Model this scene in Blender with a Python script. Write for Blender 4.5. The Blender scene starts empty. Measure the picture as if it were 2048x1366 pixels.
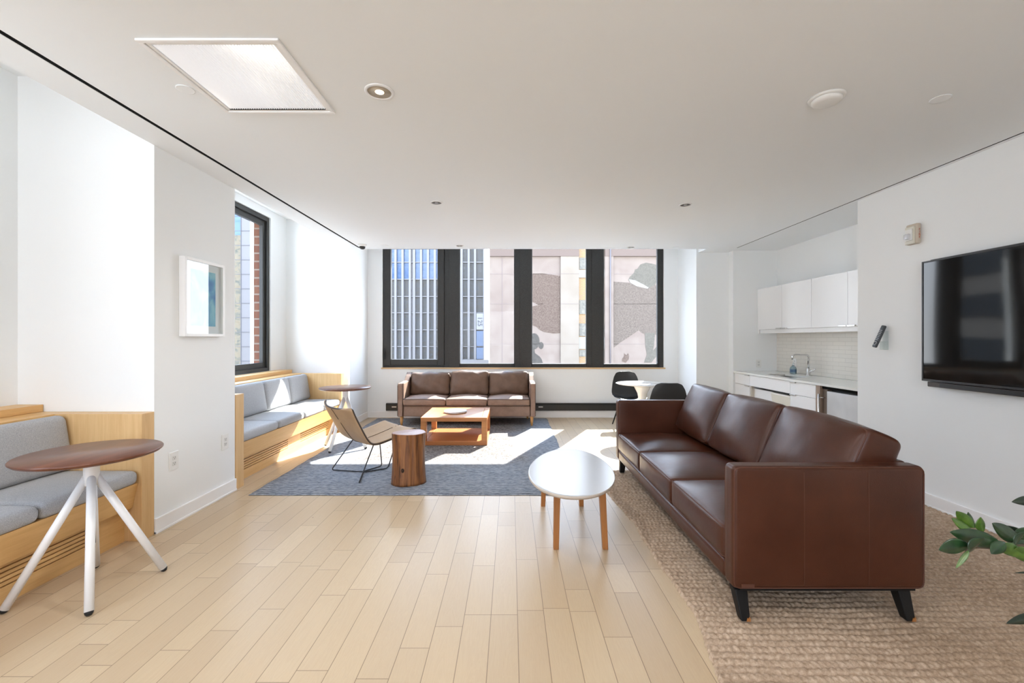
import bpy, math, random
import numpy as np
from mathutils import Vector, Matrix
random.seed(7)
S = bpy.context.scene
COL = S.collection

# ------------------------------------------------------------------ camera
F = 875.0; VX, VY = 1022.0, 678.0; H = 1.33
cam = bpy.data.objects.new('camera', bpy.data.cameras.new('camera')); COL.objects.link(cam)
cam.location = (0, 0, H); cam.rotation_euler = (math.radians(90), 0, 0)
cam.data.sensor_width = 36; cam.data.lens = F / 2048 * 36
cam.data.shift_x = (1024 - VX) / 2048; cam.data.shift_y = (VY - 683) / 2048
cam.data.clip_start = 0.05; cam.data.clip_end = 400
S.camera = cam
# ------------------------------------------------------------------ world, sun, exposure
W = bpy.data.worlds.new('world'); S.world = W; W.use_nodes = True
nt = W.node_tree; nt.nodes.clear()
out = nt.nodes.new('ShaderNodeOutputWorld'); bg = nt.nodes.new('ShaderNodeBackground')
tc = nt.nodes.new('ShaderNodeTexCoord'); sx = nt.nodes.new('ShaderNodeSeparateXYZ')
rp = nt.nodes.new('ShaderNodeValToRGB')
rp.color_ramp.elements[0].position = 0.0; rp.color_ramp.elements[0].color = (.90, .93, 1, 1)
rp.color_ramp.elements[1].position = 0.75; rp.color_ramp.elements[1].color = (.50, .68, 1, 1)
nt.links.new(tc.outputs['Generated'], sx.inputs[0]); nt.links.new(sx.outputs['Z'], rp.inputs[0])
nt.links.new(rp.outputs[0], bg.inputs[0]); nt.links.new(bg.outputs[0], out.inputs[0])
bg.inputs['Strength'].default_value = 5.6
sun = bpy.data.objects.new('sun', bpy.data.lights.new('sun', 'SUN')); COL.objects.link(sun)
sun.data.energy = 15; sun.data.angle = math.radians(.55); sun.data.color = (1, .965, .90)
SUN = Vector((-.465, -1, -1 / 1.12)).normalized()
sun.rotation_euler = SUN.to_track_quat('-Z', 'Y').to_euler()
sun.location = (8, 20, 18)
S.view_settings.view_transform = 'Standard'; S.view_settings.look = 'None'
S.view_settings.gamma = 1; S.view_settings.exposure = 0.92
S.view_settings.use_curve_mapping = False
S.cycles.max_bounces = 14; S.cycles.diffuse_bounces = 9; S.cycles.glossy_bounces = 5
S.cycles.transparent_max_bounces = 12
S.cycles.sample_clamp_indirect = 12

# ------------------------------------------------------------------ helpers
class MB:
    def __init__(s): s.v = []; s.f = []; s.smooth = set()
    def add(s, vs, fs, sm=False):
        o = len(s.v); s.v += [tuple(p) for p in vs]
        for f in fs:
            if sm: s.smooth.add(len(s.f))
            s.f.append(tuple(i + o for i in f))
        return s
    def box(s, x0, x1, y0, y1, z0, z1):
        if x0 > x1: x0, x1 = x1, x0
        if y0 > y1: y0, y1 = y1, y0
        if z0 > z1: z0, z1 = z1, z0
        return s.add([(x0,y0,z0),(x1,y0,z0),(x1,y1,z0),(x0,y1,z0),(x0,y0,z1),(x1,y0,z1),(x1,y1,z1),(x0,y1,z1)],
              [(3,2,1,0),(4,5,6,7),(0,1,5,4),(1,2,6,5),(2,3,7,6),(3,0,4,7)])
    def prism(s, pts, axis, a, b):   # pts: 2D polygon; axis 'x','y','z'
        def P(p, t):
            return {'x': (t, p[0], p[1]), 'y': (p[0], t, p[1]), 'z': (p[0], p[1], t)}[axis]
        n = len(pts)
        vs = [P(p, a) for p in pts] + [P(p, b) for p in pts]
        return s.add(vs, [tuple(range(n))[::-1], tuple(range(n, 2*n))] + [(i, (i+1) % n, (i+1) % n + n, i + n) for i in range(n)])
    def tube(s, pts, r, n=10, closed=False, cap=True):
        pts = [Vector(p) for p in pts]; m = len(pts)
        rs = r if isinstance(r, (list, tuple)) else [r] * m
        up = None; vs = []
        for i, p in enumerate(pts):
            if closed: t = pts[(i+1) % m] - pts[i-1]
            else: t = pts[min(i+1, m-1)] - pts[max(i-1, 0)]
            t.normalize()
            if up is None:
                up = Vector((0,0,1)) if abs(t.z) < .9 else Vector((1,0,0))
            a = (up - t * up.dot(t)).normalized(); up = a; b = t.cross(a)
            for k in range(n):
                q = 2*math.pi*k/n
                vs.append(p + (a*math.cos(q) + b*math.sin(q)) * rs[i])
        fs = []
        for i in range(m if closed else m-1):
            j = (i+1) % m
            for k in range(n):
                l = (k+1) % n
                fs.append((i*n+k, i*n+l, j*n+l, j*n+k))
        s.add(vs, fs, True)
        if cap and not closed:
            o = len(s.v) - len(vs)
            s.f.append(tuple(o + k for k in range(n))[::-1]); s.f.append(tuple(o + (m-1)*n + k for k in range(n)))
        return s
    def lathe(s, prof, c=(0,0,0), n=40, sx=1, sy=1, sm=True):
        vs = []; fs = []; m = len(prof)
        for (r, z) in prof:
            for k in range(n):
                q = 2*math.pi*k/n
                vs.append((c[0] + r*math.cos(q)*sx, c[1] + r*math.sin(q)*sy, c[2] + z))
        for i in range(m-1):
            for k in range(n):
                l = (k+1) % n
                fs.append((i*n+k, i*n+l, (i+1)*n+l, (i+1)*n+k))
        s.add(vs, fs, sm)
        o = len(s.v) - len(vs)
        if prof[0][0] > 1e-6: s.f.append(tuple(o+k for k in range(n))[::-1])
        if prof[-1][0] > 1e-6: s.f.append(tuple(o+(m-1)*n+k for k in range(n)))
        return s
    def grid(s, fn, nu, nv, sm=True, flip=False):
        vs = [fn(i/nu, j/nv) for i in range(nu+1) for j in range(nv+1)]
        fs = []
        for i in range(nu):
            for j in range(nv):
                a = i*(nv+1)+j; q = (a, a+1, a+nv+2, a+nv+1)
                fs.append(q[::-1] if flip else q)
        return s.add(vs, fs, sm)
    def soft(s, c, size, r, bulge=(0,0,0), M=None, m=9, k=4, wr=0, seed=0):
        """rounded box with bulging faces; M: 3x3/4x4 matrix applied about c"""
        h = [a/2 for a in size]; rng = random.Random(seed)
        ph = [rng.uniform(0, 6) for _ in range(6)]
        ax = []
        for a in h:
            e = min(r/a, .95)
            lst = [-1 + e*(1-math.cos(math.pi/2*i/k)) for i in range(k)]
            inner = [-1+e + (2-2*e)*i/m for i in range(m+1)]
            ax.append(lst + inner + [-x for x in lst[::-1]])
        idx = {}; vs = []; fs = []
        def vert(i, j, l):
            key = (i, j, l)
            if key in idx: return idx[key]
            u = (ax[0][i], ax[1][j], ax[2][l]); p = [u[q]*h[q] for q in range(3)]
            inn = [max(-(h[q]-r), min(h[q]-r, p[q])) for q in range(3)]
            d = Vector([p[q]-inn[q] for q in range(3)])
            if d.length > 1e-9: d = d.normalized() * r
            w = [inn[q] + d[q] for q in range(3)]
            g = [1 - min(1, abs(w[q]/h[q]))**2.2 for q in range(3)]
            o = list(w)
            for q in range(3):
                a, b = (q+1) % 3, (q+2) % 3
                o[q] += (w[q]/h[q]) * bulge[q] * g[a] * g[b]
            if wr:
                f = wr * (math.sin(w[0]*31+ph[0]+2*math.sin(w[1]*13+ph[4])) * math.sin(w[1]*23+ph[1]+1.5*math.sin(w[2]*17)) + .6*math.sin(w[2]*41+ph[2]+w[0]*19+w[1]*9))
                n = Vector(w).normalized(); o = [o[q] + n[q]*f for q in range(3)]
            idx[key] = len(vs); vs.append(Vector(o)); return idx[key]
        N = [len(a)-1 for a in ax]
        for q in range(3):
            a, b = (q+1) % 3, (q+2) % 3
            for side in (0, N[q]):
                for i in range(N[a]):
                    for j in range(N[b]):
                        def mk(ii, jj):
                            t = [0,0,0]; t[q] = side; t[a] = ii; t[b] = jj; return vert(*t)
                        qd = (mk(i,j), mk(i+1,j), mk(i+1,j+1), mk(i,j+1))
                        fs.append(qd if side else qd[::-1])
        if M is not None: vs = [M @ v for v in vs]
        vs = [v + Vector(c) for v in vs]
        return s.add(vs, fs, True)
    def build(s, name, mat, parent=None, bevel=0, seg=2, origin=None, smooth=False, sub=0, solid=0, autos=None):
        me = bpy.data.meshes.new(name); me.from_pydata(s.v, [], s.f)
        o = bpy.data.objects.new(name, me); COL.objects.link(o)
        for i, p in enumerate(me.polygons): p.use_smooth = smooth or (i in s.smooth)
        if mat: me.materials.append(mat)
        if parent is not None:
            o.parent = parent
            off = Vector((0,0,0)); q = parent
            while q is not None: off += Vector(q.location); q = q.parent
            if off.length: me.transform(Matrix.Translation(-off))
        elif origin is not None:
            me.transform(Matrix.Translation(-Vector(origin))); o.location = origin
        if solid:
            md = o.modifiers.new('s', 'SOLIDIFY'); md.thickness = solid; md.offset = 0
        if bevel:
            md = o.modifiers.new('b', 'BEVEL'); md.width = bevel; md.segments = seg; md.limit_method = 'ANGLE'; md.angle_limit = math.radians(40)
            md.harden_normals = False
        if sub:
            md = o.modifiers.new('u', 'SUBSURF'); md.levels = sub; md.render_levels = sub
        me.update(); return o

def thing(name, label, cat, loc=(0,0,0), group=None):
    o = bpy.data.objects.new(name, None); COL.objects.link(o); o.location = loc
    o.empty_display_size = .1
    return tag(o, label, cat, group)
def tag(o, label, cat, group=None, kind=None):
    o['label'] = label; o['category'] = cat
    if group: o['group'] = group
    if kind: o['kind'] = kind
    return o
def struct(mb, name, mat, **k):
    o = mb.build(name, mat, **k)
    if o.parent is None: o['kind'] = 'structure'
    return o
def dup(root, loc, rz, label, group):
    def cp(o, par):
        c = o.copy(); COL.objects.link(c); c.parent = par
        for ch in [x for x in bpy.data.objects if x.parent is o and x is not c]: cp(ch, c)
        return c
    r = cp(root, None); r.location = loc; r.rotation_euler = (0,0,rz); r['label'] = label; r['group'] = group
    return r
def px(x, y, Y): return Vector(((x - VX)/F*Y, Y, H - (y - VY)/F*Y))

# ------------------------------------------------------------------ materials
MATS = {}
def new(name):
    m = bpy.data.materials.new(name); m.use_nodes = True; MATS[name] = m
    return m, m.node_tree.nodes, m.node_tree.links, m.node_tree.nodes['Principled BSDF']
def flat(name, c, rough=.6, metal=0, emit=0, spec=None, coat=0, alpha=None):
    m, n, l, b = new(name)
    b.inputs['Base Color'].default_value = (*c, 1); b.inputs['Roughness'].default_value = rough
    b.inputs['Metallic'].default_value = metal
    if spec is not None: b.inputs['Specular IOR Level'].default_value = spec
    if coat: b.inputs['Coat Weight'].default_value = coat; b.inputs['Coat Roughness'].default_value = .08
    if emit: b.inputs['Emission Color'].default_value = (*c, 1); b.inputs['Emission Strength'].default_value = emit
    return m
def coords(n, l, scale=(1,1,1), kind='Object', rot=(0,0,0)):
    t = n.new('ShaderNodeTexCoord'); mp = n.new('ShaderNodeMapping')
    mp.inputs['Scale'].default_value = scale; mp.inputs['Rotation'].default_value = rot
    if kind == 'Position':
        g = n.new('ShaderNodeNewGeometry'); l.new(g.outputs['Position'], mp.inputs[0])
    else: l.new(t.outputs[kind], mp.inputs[0])
    return mp.outputs[0]
def noise(n, l, vec, scale, detail=3, rough=.5, dist=0):
    t = n.new('ShaderNodeTexNoise'); t.inputs['Scale'].default_value = scale; t.inputs['Detail'].default_value = detail
    t.inputs['Roughness'].default_value = rough; t.inputs['Distortion'].default_value = dist
    l.new(vec, t.inputs['Vector']); return t.outputs['Fac']
def ramp(n, l, fac, stops):
    r = n.new('ShaderNodeValToRGB'); e = r.color_ramp.elements
    while len(e) < len(stops): e.new(.5)
    for q, (p, c) in zip(e, stops): q.position = p; q.color = (*c, 1) if len(c) == 3 else c
    l.new(fac, r.inputs[0]); return r.outputs[0]
def mixc(n, l, fac, a, b, mode='MIX'):
    m = n.new('ShaderNodeMix'); m.data_type = 'RGBA'; m.blend_type = mode
    for s_, v in ((m.inputs[0], fac), (m.inputs[6], a), (m.inputs[7], b)):
        if isinstance(v, (int, float)): s_.default_value = v
        elif isinstance(v, tuple): s_.default_value = (*v, 1)
        else: l.new(v, s_)
    return m.outputs[2]
def math_(n, l, op, a, b=None):
    m = n.new('ShaderNodeMath'); m.operation = op
    for i, v in enumerate((a, b)):
        if v is None: continue
        if isinstance(v, (int, float)): m.inputs[i].default_value = v
        else: l.new(v, m.inputs[i])
    return m.outputs[0]
def bump(n, l, b, h, strength=.3, dist=.01):
    q = n.new('ShaderNodeBump'); q.inputs['Strength'].default_value = strength; q.inputs['Distance'].default_value = dist
    l.new(h, q.inputs['Height']); l.new(q.outputs[0], b.inputs['Normal'])
def wood(name, c1, c2, axis='x', rough=.45, scale=1.0, coat=0, contrast=1):
    m, n, l, b = new(name)
    st = {'x': (1.2, 22, 22), 'y': (22, 1.2, 22), 'z': (22, 22, 1.2)}[axis]
    v = coords(n, l, tuple(s_*scale for s_ in st), 'Position')
    a = noise(n, l, v, 1.6, 5, .6, .6)
    v2 = coords(n, l, tuple(s_*scale*5 for s_ in st), 'Position')
    a2 = noise(n, l, v2, 2.2, 3, .6)
    f = math_(n, l, 'ADD', math_(n, l, 'MULTIPLY', a, .7), math_(n, l, 'MULTIPLY', a2, .3))
    l.new(ramp(n, l, f, [(.5-.16/contrast, c1), (.5+.16/contrast, c2)]), b.inputs['Base Color'])
    b.inputs['Roughness'].default_value = rough
    if coat: b.inputs['Coat Weight'].default_value = coat; b.inputs['Coat Roughness'].default_value = .12
    bump(n, l, b, a2, .08, .002)
    return m
def fabric(name, c1, c2, sc=260, rough=.95, bs=.25):
    m, n, l, b = new(name)
    v = coords(n, l, (1,1,1), 'Position')
    a = noise(n, l, v, sc, 2, .7); c = noise(n, l, v, 5, 2)
    l.new(mixc(n, l, math_(n, l, 'MULTIPLY', c, .25), ramp(n, l, a, [(.35, c1), (.65, c2)]), c2), b.inputs['Base Color'])
    b.inputs['Roughness'].default_value = rough; b.inputs['Specular IOR Level'].default_value = .2
    b.inputs['Sheen Weight'].default_value = .15
    bump(n, l, b, a, bs, .002); return m
def leather(name, c1, c2, rough=.4, spec=.5, sc=3):
    m, n, l, b = new(name)
    v = coords(n, l, (1,1,1), 'Position')
    a = noise(n, l, v, sc, 4, .6); g = n.new('ShaderNodeTexVoronoi'); g.inputs['Scale'].default_value = 260; l.new(v, g.inputs['Vector'])
    l.new(ramp(n, l, a, [(.3, c1), (.7, c2)]), b.inputs['Base Color'])
    l.new(ramp(n, l, a, [(.3, (rough-.05,)*3), (.7, (rough+.08,)*3)]), b.inputs['Roughness'])
    b.inputs['Specular IOR Level'].default_value = spec
    h = math_(n, l, 'ADD', math_(n, l, 'MULTIPLY', g.outputs['Distance'], .25), noise(n, l, v, 14, 3, .5, .4))
    bump(n, l, b, h, .16, .006); return m

M_wall = flat('wall_paint', (.845,.86,.86), .7, spec=.25)
M_ceil = flat('ceiling_paint', (.84,.868,.885), .8, spec=.2)
M_trim = flat('trim_paint', (.86,.86,.86), .4)
M_black = flat('slot_black', (.004,.004,.004), .8, spec=.1)
M_oak = wood('oak_veneer', (.60,.345,.125), (.72,.455,.19), 'y', .42, .8)
M_oakz = wood('oak_veneer_upright', (.60,.37,.16), (.71,.48,.235), 'z', .42, .8)
M_sill = wood('oak_sill', (.60,.40,.20), (.70,.5,.28), 'x', .5)
M_walnut = wood('walnut_top', (.085,.026,.012), (.17,.058,.027), 'y', .32, .5, coat=.12)
M_cherry = wood('cherry_table', (.36,.135,.038), (.52,.225,.072), 'x', .35, .6)
M_cherryd = wood('cherry_table_dark', (.36,.12,.035), (.50,.19,.06), 'x', .32, .6, coat=.2)
M_orleg = wood('beech_leg', (.30,.115,.03), (.42,.175,.05), 'z', .4)
M_feet = wood('oak_feet', (.50,.25,.08), (.60,.32,.11), 'z', .4)
M_white = flat('white_metal', (.80,.80,.80), .32)
M_lacq = flat('white_lacquer', (.86,.86,.86), .22, spec=.5)
M_gloss = flat('glossy_white_laminate', (.86,.86,.86), .05, spec=.8)
M_tabwhite = flat('table_white', (.40,.39,.38), .25, spec=.35)
M_tabedge = flat('table_edge_ply', (.50,.44,.38), .6)
M_blackm = flat('black_metal', (.012,.012,.014), .35)
M_rubber = flat('black_rubber', (.01,.01,.01), .7)
M_chrome = flat('chrome', (.75,.75,.76), .12, 1)
M_nickel = flat('brushed_nickel', (.55,.54,.52), .3, 1)
M_grey = fabric('grey_fabric', (.29,.295,.31), (.46,.465,.475), 240)
M_dkpl = flat('black_leg', (.008,.008,.008), .45, spec=.25)
M_brown = leather('cognac_leather', (.044,.0117,.0048), (.074,.0208,.0086), .33, .42)
M_seam = flat('leather_seam', (.09,.03,.016), .6)
M_thread = flat('tan_thread', (.26,.12,.06), .6)
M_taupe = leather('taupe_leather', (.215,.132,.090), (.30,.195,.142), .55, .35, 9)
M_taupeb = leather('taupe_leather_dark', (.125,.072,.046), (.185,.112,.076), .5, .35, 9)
M_taupeseam = flat('taupe_seam', (.045,.025,.018), .7)
M_tan = leather('tan_leather', (.36,.235,.135), (.44,.30,.18), .5, .35, 6)
M_tanseam = flat('dark_piping', (.045,.03,.02), .6)
M_tv = flat('tv_bezel', (.02,.02,.022), .35)
M_screen = flat('tv_screen', (.012,.011,.010), .06, spec=.75)
M_shell = flat('charcoal_plastic', (.030,.031,.031), .42)
M_plastic = flat('white_plastic', (.80,.80,.78), .35)
M_dark = flat('dark_opening', (.01,.01,.01), .6)
M_stone = flat('quartz_counter', (.80,.80,.77), .12, spec=.6)
M_heater = flat('heater_black', (.018,.017,.015), .45)
M_walltile = None

def mat_frame():
    m, n, l, b = new('window_frame_black')
    v = coords(n, l, (1,1,1), 'Position'); a = noise(n, l, v, 190, 2, .8)
    l.new(ramp(n, l, a, [(.35, (.011,.011,.010)), (.7, (.046,.046,.043))]), b.inputs['Base Color'])
    b.inputs['Roughness'].default_value = .55; return m
M_frame = mat_frame()
def mat_glass(name='window_glass', refl=.1):
    m, n, l, b = new(name); n.remove(b)
    o = n['Material Output']; t = n.new('ShaderNodeBsdfTransparent'); g = n.new('ShaderNodeBsdfGlossy'); x = n.new('ShaderNodeMixShader')
    t.inputs[0].default_value = (.97,.985,.98,1); g.inputs['Roughness'].default_value = .01
    fr = n.new('ShaderNodeFresnel'); fr.inputs[0].default_value = 1.45
    gb = n.new('ShaderNodeNewGeometry')   # the fresnel node inverts the index on back faces; undo that for a thin pane
    l.new(math_(n, l, 'SUBTRACT', 1.45, math_(n, l, 'MULTIPLY', gb.outputs['Backfacing'], 1.45-1/1.45)), fr.inputs[0])
    l.new(math_(n, l, 'MULTIPLY', fr.outputs[0], refl), x.inputs[0]); l.new(t.outputs[0], x.inputs[1]); l.new(g.outputs[0], x.inputs[2]); l.new(x.outputs[0], o.inputs[0])
    return m
M_glass = mat_glass()
def mat_floor():
    m, n, l, b = new('oak_plank_floor')
    g = n.new('ShaderNodeNewGeometry'); s_ = n.new('ShaderNodeSeparateXYZ'); l.new(g.outputs['Position'], s_.inputs[0])
    X, Y = s_.outputs['X'], s_.outputs['Y']
    PW, PL = .1275, 1.25
    row = math_(n, l, 'FLOOR', math_(n, l, 'DIVIDE', math_(n, l, 'ADD', X, .4786+PW*40), PW))
    fx = math_(n, l, 'FRACT', math_(n, l, 'DIVIDE', math_(n, l, 'ADD', X, .4786+PW*40), PW))
    wn = n.new('ShaderNodeTexWhiteNoise'); wn.noise_dimensions = '1D'; l.new(row, wn.inputs['W'])
    yy = math_(n, l, 'ADD', math_(n, l, 'DIVIDE', Y, PL), math_(n, l, 'MULTIPLY', wn.outputs['Value'], 7))
    cell = math_(n, l, 'FLOOR', yy); fy = math_(n, l, 'FRACT', yy)
    # second split inside a board for unequal lengths
    wn2 = n.new('ShaderNodeTexWhiteNoise'); wn2.noise_dimensions = '2D'
    cb = n.new('ShaderNodeCombineXYZ'); l.new(row, cb.inputs[0]); l.new(cell, cb.inputs[1]); l.new(cb.outputs[0], wn2.inputs['Vector'])
    cut = math_(n, l, 'ADD', math_(n, l, 'MULTIPLY', wn2.outputs['Value'], .45), .45)
    sub = math_(n, l, 'GREATER_THAN', fy, cut)
    wn3 = n.new('ShaderNodeTexWhiteNoise'); wn3.noise_dimensions = '3D'
    cb2 = n.new('ShaderNodeCombineXYZ'); l.new(row, cb2.inputs[0]); l.new(cell, cb2.inputs[1]); l.new(sub, cb2.inputs[2]); l.new(cb2.outputs[0], wn3.inputs['Vector'])
    R = wn3.outputs['Value']
    cb3 = n.new('ShaderNodeCombineXYZ'); l.new(math_(n, l, 'MULTIPLY', X, 9), cb3.inputs[0]); l.new(math_(n, l, 'MULTIPLY', Y, 1.0), cb3.inputs[1]); l.new(math_(n, l, 'MULTIPLY', R, 50), cb3.inputs[2])
    gr = noise(n, l, cb3.outputs[0], 1.8, 4, .55, 1.2)
    wv = math_(n, l, 'FRACT', math_(n, l, 'MULTIPLY', gr, 9))
    wv = math_(n, l, 'ABSOLUTE', math_(n, l, 'SUBTRACT', wv, .5))
    cb4 = n.new('ShaderNodeCombineXYZ'); l.new(math_(n, l, 'MULTIPLY', X, 60), cb4.inputs[0]); l.new(math_(n, l, 'MULTIPLY', Y, 3), cb4.inputs[1]); l.new(R, cb4.inputs[2])
    gr2 = noise(n, l, cb4.outputs[0], 4, 3, .6)
    base = ramp(n, l, R, [(0, (.490,.360,.220)), (.3, (.545,.415,.262)), (.6, (.465,.342,.212)), (1, (.590,.460,.298))])
    c = mixc(n, l, math_(n, l, 'MULTIPLY', wv, .42), base, (.43,.29,.18))
    c = mixc(n, l, math_(n, l, 'MULTIPLY', gr2, .30), c, (.64,.52,.375))
    # knots
    vv = n.new('ShaderNodeTexVoronoi'); vv.inputs['Scale'].default_value = 2.3; l.new(g.outputs['Position'], vv.inputs['Vector'])
    kn = math_(n, l, 'LESS_THAN', vv.outputs['Distance'], .018)
    c = mixc(n, l, math_(n, l, 'MULTIPLY', kn, .55), c, (.14,.08,.04))
    # joints
    ex = math_(n, l, 'MINIMUM', fx, math_(n, l, 'SUBTRACT', 1, fx)); jx = math_(n, l, 'LESS_THAN', ex, .011)
    ey = math_(n, l, 'MINIMUM', math_(n, l, 'MINIMUM', fy, math_(n, l, 'SUBTRACT', 1, fy)), math_(n, l, 'ABSOLUTE', math_(n, l, 'SUBTRACT', fy, cut)))
    jy = math_(n, l, 'LESS_THAN', ey, .0011)
    j = math_(n, l, 'MAXIMUM', jx, jy)
    c = mixc(n, l, math_(n, l, 'MULTIPLY', j, .72), c, (.10,.055,.03))
    l.new(c, b.inputs['Base Color'])
    b.inputs['Roughness'].default_value = .36; b.inputs['Specular IOR Level'].default_value = .45
    hh = math_(n, l, 'SUBTRACT', math_(n, l, 'MULTIPLY', gr2, .2), j)
    bump(n, l, b, hh, .12, .002)
    return m
M_floor = mat_floor()
def mat_bluerug():
    m, n, l, b = new('blue_grey_rug')
    g = n.new('ShaderNodeNewGeometry'); s_ = n.new('ShaderNodeSeparateXYZ'); l.new(g.outputs['Position'], s_.inputs[0])
    v = coords(n, l, (14, 60, 14), 'Position'); a = noise(n, l, v, 1.6, 4, .7)
    big = noise(n, l, coords(n, l, (1,1,1), 'Position'), 3.2, 4, .65)
    ridge = math_(n, l, 'SINE', math_(n, l, 'MULTIPLY', s_.outputs['Y'], 2*math.pi/.017))
    f = math_(n, l, 'ADD', math_(n, l, 'MULTIPLY', ridge, .16), a)
    c = ramp(n, l, f, [(.28, (.050,.060,.085)), (.45, (.165,.185,.225)), (.66, (.40,.41,.43))])
    speck = noise(n, l, coords(n, l, (1,1,1), 'Position'), 45, 3, .7)
    c2 = ramp(n, l, speck, [(.36, (.060,.038,.027)), (.47, (.175,.145,.125)), (.62, (.30,.275,.25))])
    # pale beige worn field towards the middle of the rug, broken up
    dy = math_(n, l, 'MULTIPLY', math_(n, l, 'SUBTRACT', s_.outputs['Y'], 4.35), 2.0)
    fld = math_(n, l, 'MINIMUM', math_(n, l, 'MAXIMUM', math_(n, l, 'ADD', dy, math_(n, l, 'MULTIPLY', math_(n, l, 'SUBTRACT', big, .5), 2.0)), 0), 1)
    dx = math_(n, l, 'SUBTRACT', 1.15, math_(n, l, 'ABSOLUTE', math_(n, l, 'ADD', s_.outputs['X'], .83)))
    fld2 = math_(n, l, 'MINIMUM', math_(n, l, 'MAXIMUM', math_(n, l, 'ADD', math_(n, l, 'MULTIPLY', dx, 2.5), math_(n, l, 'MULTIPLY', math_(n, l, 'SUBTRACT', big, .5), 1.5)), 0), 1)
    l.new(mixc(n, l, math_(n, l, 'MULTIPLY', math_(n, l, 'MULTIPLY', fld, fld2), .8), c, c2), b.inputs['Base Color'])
    b.inputs['Roughness'].default_value = .95; b.inputs['Specular IOR Level'].default_value = .1
    bump(n, l, b, math_(n, l, 'ADD', ridge, math_(n, l, 'MULTIPLY', a, 2)), .5, .004); return m
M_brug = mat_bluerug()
def mat_woven():
    m, n, l, b = new('braided_wool')
    v = coords(n, l, (1,1,1), 'Position'); a = noise(n, l, v, 55, 3, .7); c = noise(n, l, v, 2.5, 3)
    f = math_(n, l, 'ADD', math_(n, l, 'MULTIPLY', a, .7), math_(n, l, 'MULTIPLY', c, .3))
    l.new(ramp(n, l, f, [(.34, (.29,.205,.14)), (.52, (.46,.345,.25)), (.68, (.60,.475,.365))]), b.inputs['Base Color'])
    b.inputs['Roughness'].default_value = .95; b.inputs['Specular IOR Level'].default_value = .1
    bump(n, l, b, noise(n, l, v, 300, 2, .8), .5, .002); return m
M_woven = mat_woven()
def mat_tile():
    m, n, l, b = new('backsplash_tile')
    g = n.new('ShaderNodeNewGeometry'); s_ = n.new('ShaderNodeSeparateXYZ'); l.new(g.outputs['Position'], s_.inputs[0])
    cb = n.new('ShaderNodeCombineXYZ'); l.new(s_.outputs['Y'], cb.inputs[0]); l.new(s_.outputs['Z'], cb.inputs[1])
    t = n.new('ShaderNodeTexBrick'); l.new(cb.outputs[0], t.inputs['Vector']); t.inputs['Scale'].default_value = 1
    t.inputs['Brick Width'].default_value = .20; t.inputs['Row Height'].default_value = .05; t.inputs['Mortar Size'].default_value = .0018
    t.inputs['Color1'].default_value = (.80,.77,.71,1); t.inputs['Color2'].default_value = (.77,.745,.69,1); t.inputs['Mortar'].default_value = (.62,.59,.54,1)
    l.new(t.outputs['Color'], b.inputs['Base Color']); b.inputs['Roughness'].default_value = .12
    bump(n, l, b, math_(n, l, 'SUBTRACT', 1, t.outputs['Fac']), .3, .002); return m
M_tile = mat_tile()
def mat_brick(name, c1, c2, mo, w=.2, h=.068, axes=('Y','Z')):
    m, n, l, b = new(name)
    g = n.new('ShaderNodeNewGeometry'); s_ = n.new('ShaderNodeSeparateXYZ'); l.new(g.outputs['Position'], s_.inputs[0])
    cb = n.new('ShaderNodeCombineXYZ'); l.new(s_.outputs[axes[0]], cb.inputs[0]); l.new(s_.outputs[axes[1]], cb.inputs[1])
    t = n.new('ShaderNodeTexBrick'); l.new(cb.outputs[0], t.inputs['Vector']); t.inputs['Scale'].default_value = 1
    t.inputs['Brick Width'].default_value = w; t.inputs['Row Height'].default_value = h; t.inputs['Mortar Size'].default_value = h*.1
    t.inputs['Color1'].default_value = (*c1,1); t.inputs['Color2'].default_value = (*c2,1); t.inputs['Mortar'].default_value = (*mo,1)
    l.new(t.outputs['Color'], b.inputs['Base Color']); b.inputs['Roughness'].default_value = .85; return m
def mat_speck(name, stops, sc=8, stretch=(1,1,1), rough=.8, detail=5):
    m, n, l, b = new(name)
    a = noise(n, l, coords(n, l, stretch, 'Position'), sc, detail, .75, .3)
    l.new(ramp(n, l, a, stops), b.inputs['Base Color']); b.inputs['Roughness'].default_value = rough; return m

# ------------------------------------------------------------------ room shell
ZC = 2.65; XL = -2.43; XR = 3.32; YB = 7.41; XN = -3.36; ZU = 3.12
Y0 = -3.2
struct(MB().box(-3.9, 4.3, Y0-.2, 7.92, -.2, 0), 'floor', M_floor)
# ceiling: dropped slab with a dark reveal on three sides, higher deck over niches and window pocket
c = MB()
c.box(-2.18, 3.268, Y0, 6.345, ZC, ZC+.12)
c.box(XL, -2.21, Y0, 6.42, ZC, ZU)                 # left bulkhead strip
c.box(-2.21, 2.86, 6.352, 6.42, ZC, ZU)            # lip at the window pocket
c.box(2.86, 4.3, 6.345, 6.70, ZC, ZU)
c.box(3.286, 4.3, Y0, 6.345, ZC, ZC+.12)
c.box(-3.9, 4.3, Y0-.2, 7.92, ZU, ZU+.15)
struct(c, 'ceiling', M_ceil)
struct(MB().box(-2.21, -2.18, Y0, 6.352, ZC+.002, ZC+.1), 'trim_1', M_black)
struct(MB().box(-2.18, 2.86, 6.345, 6.352, ZC+.002, ZC+.1), 'trim_2', M_black)
struct(MB().box(3.268, 3.286, Y0, 6.345, ZC+.002, ZC+.1), 'trim_3', M_black)

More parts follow.
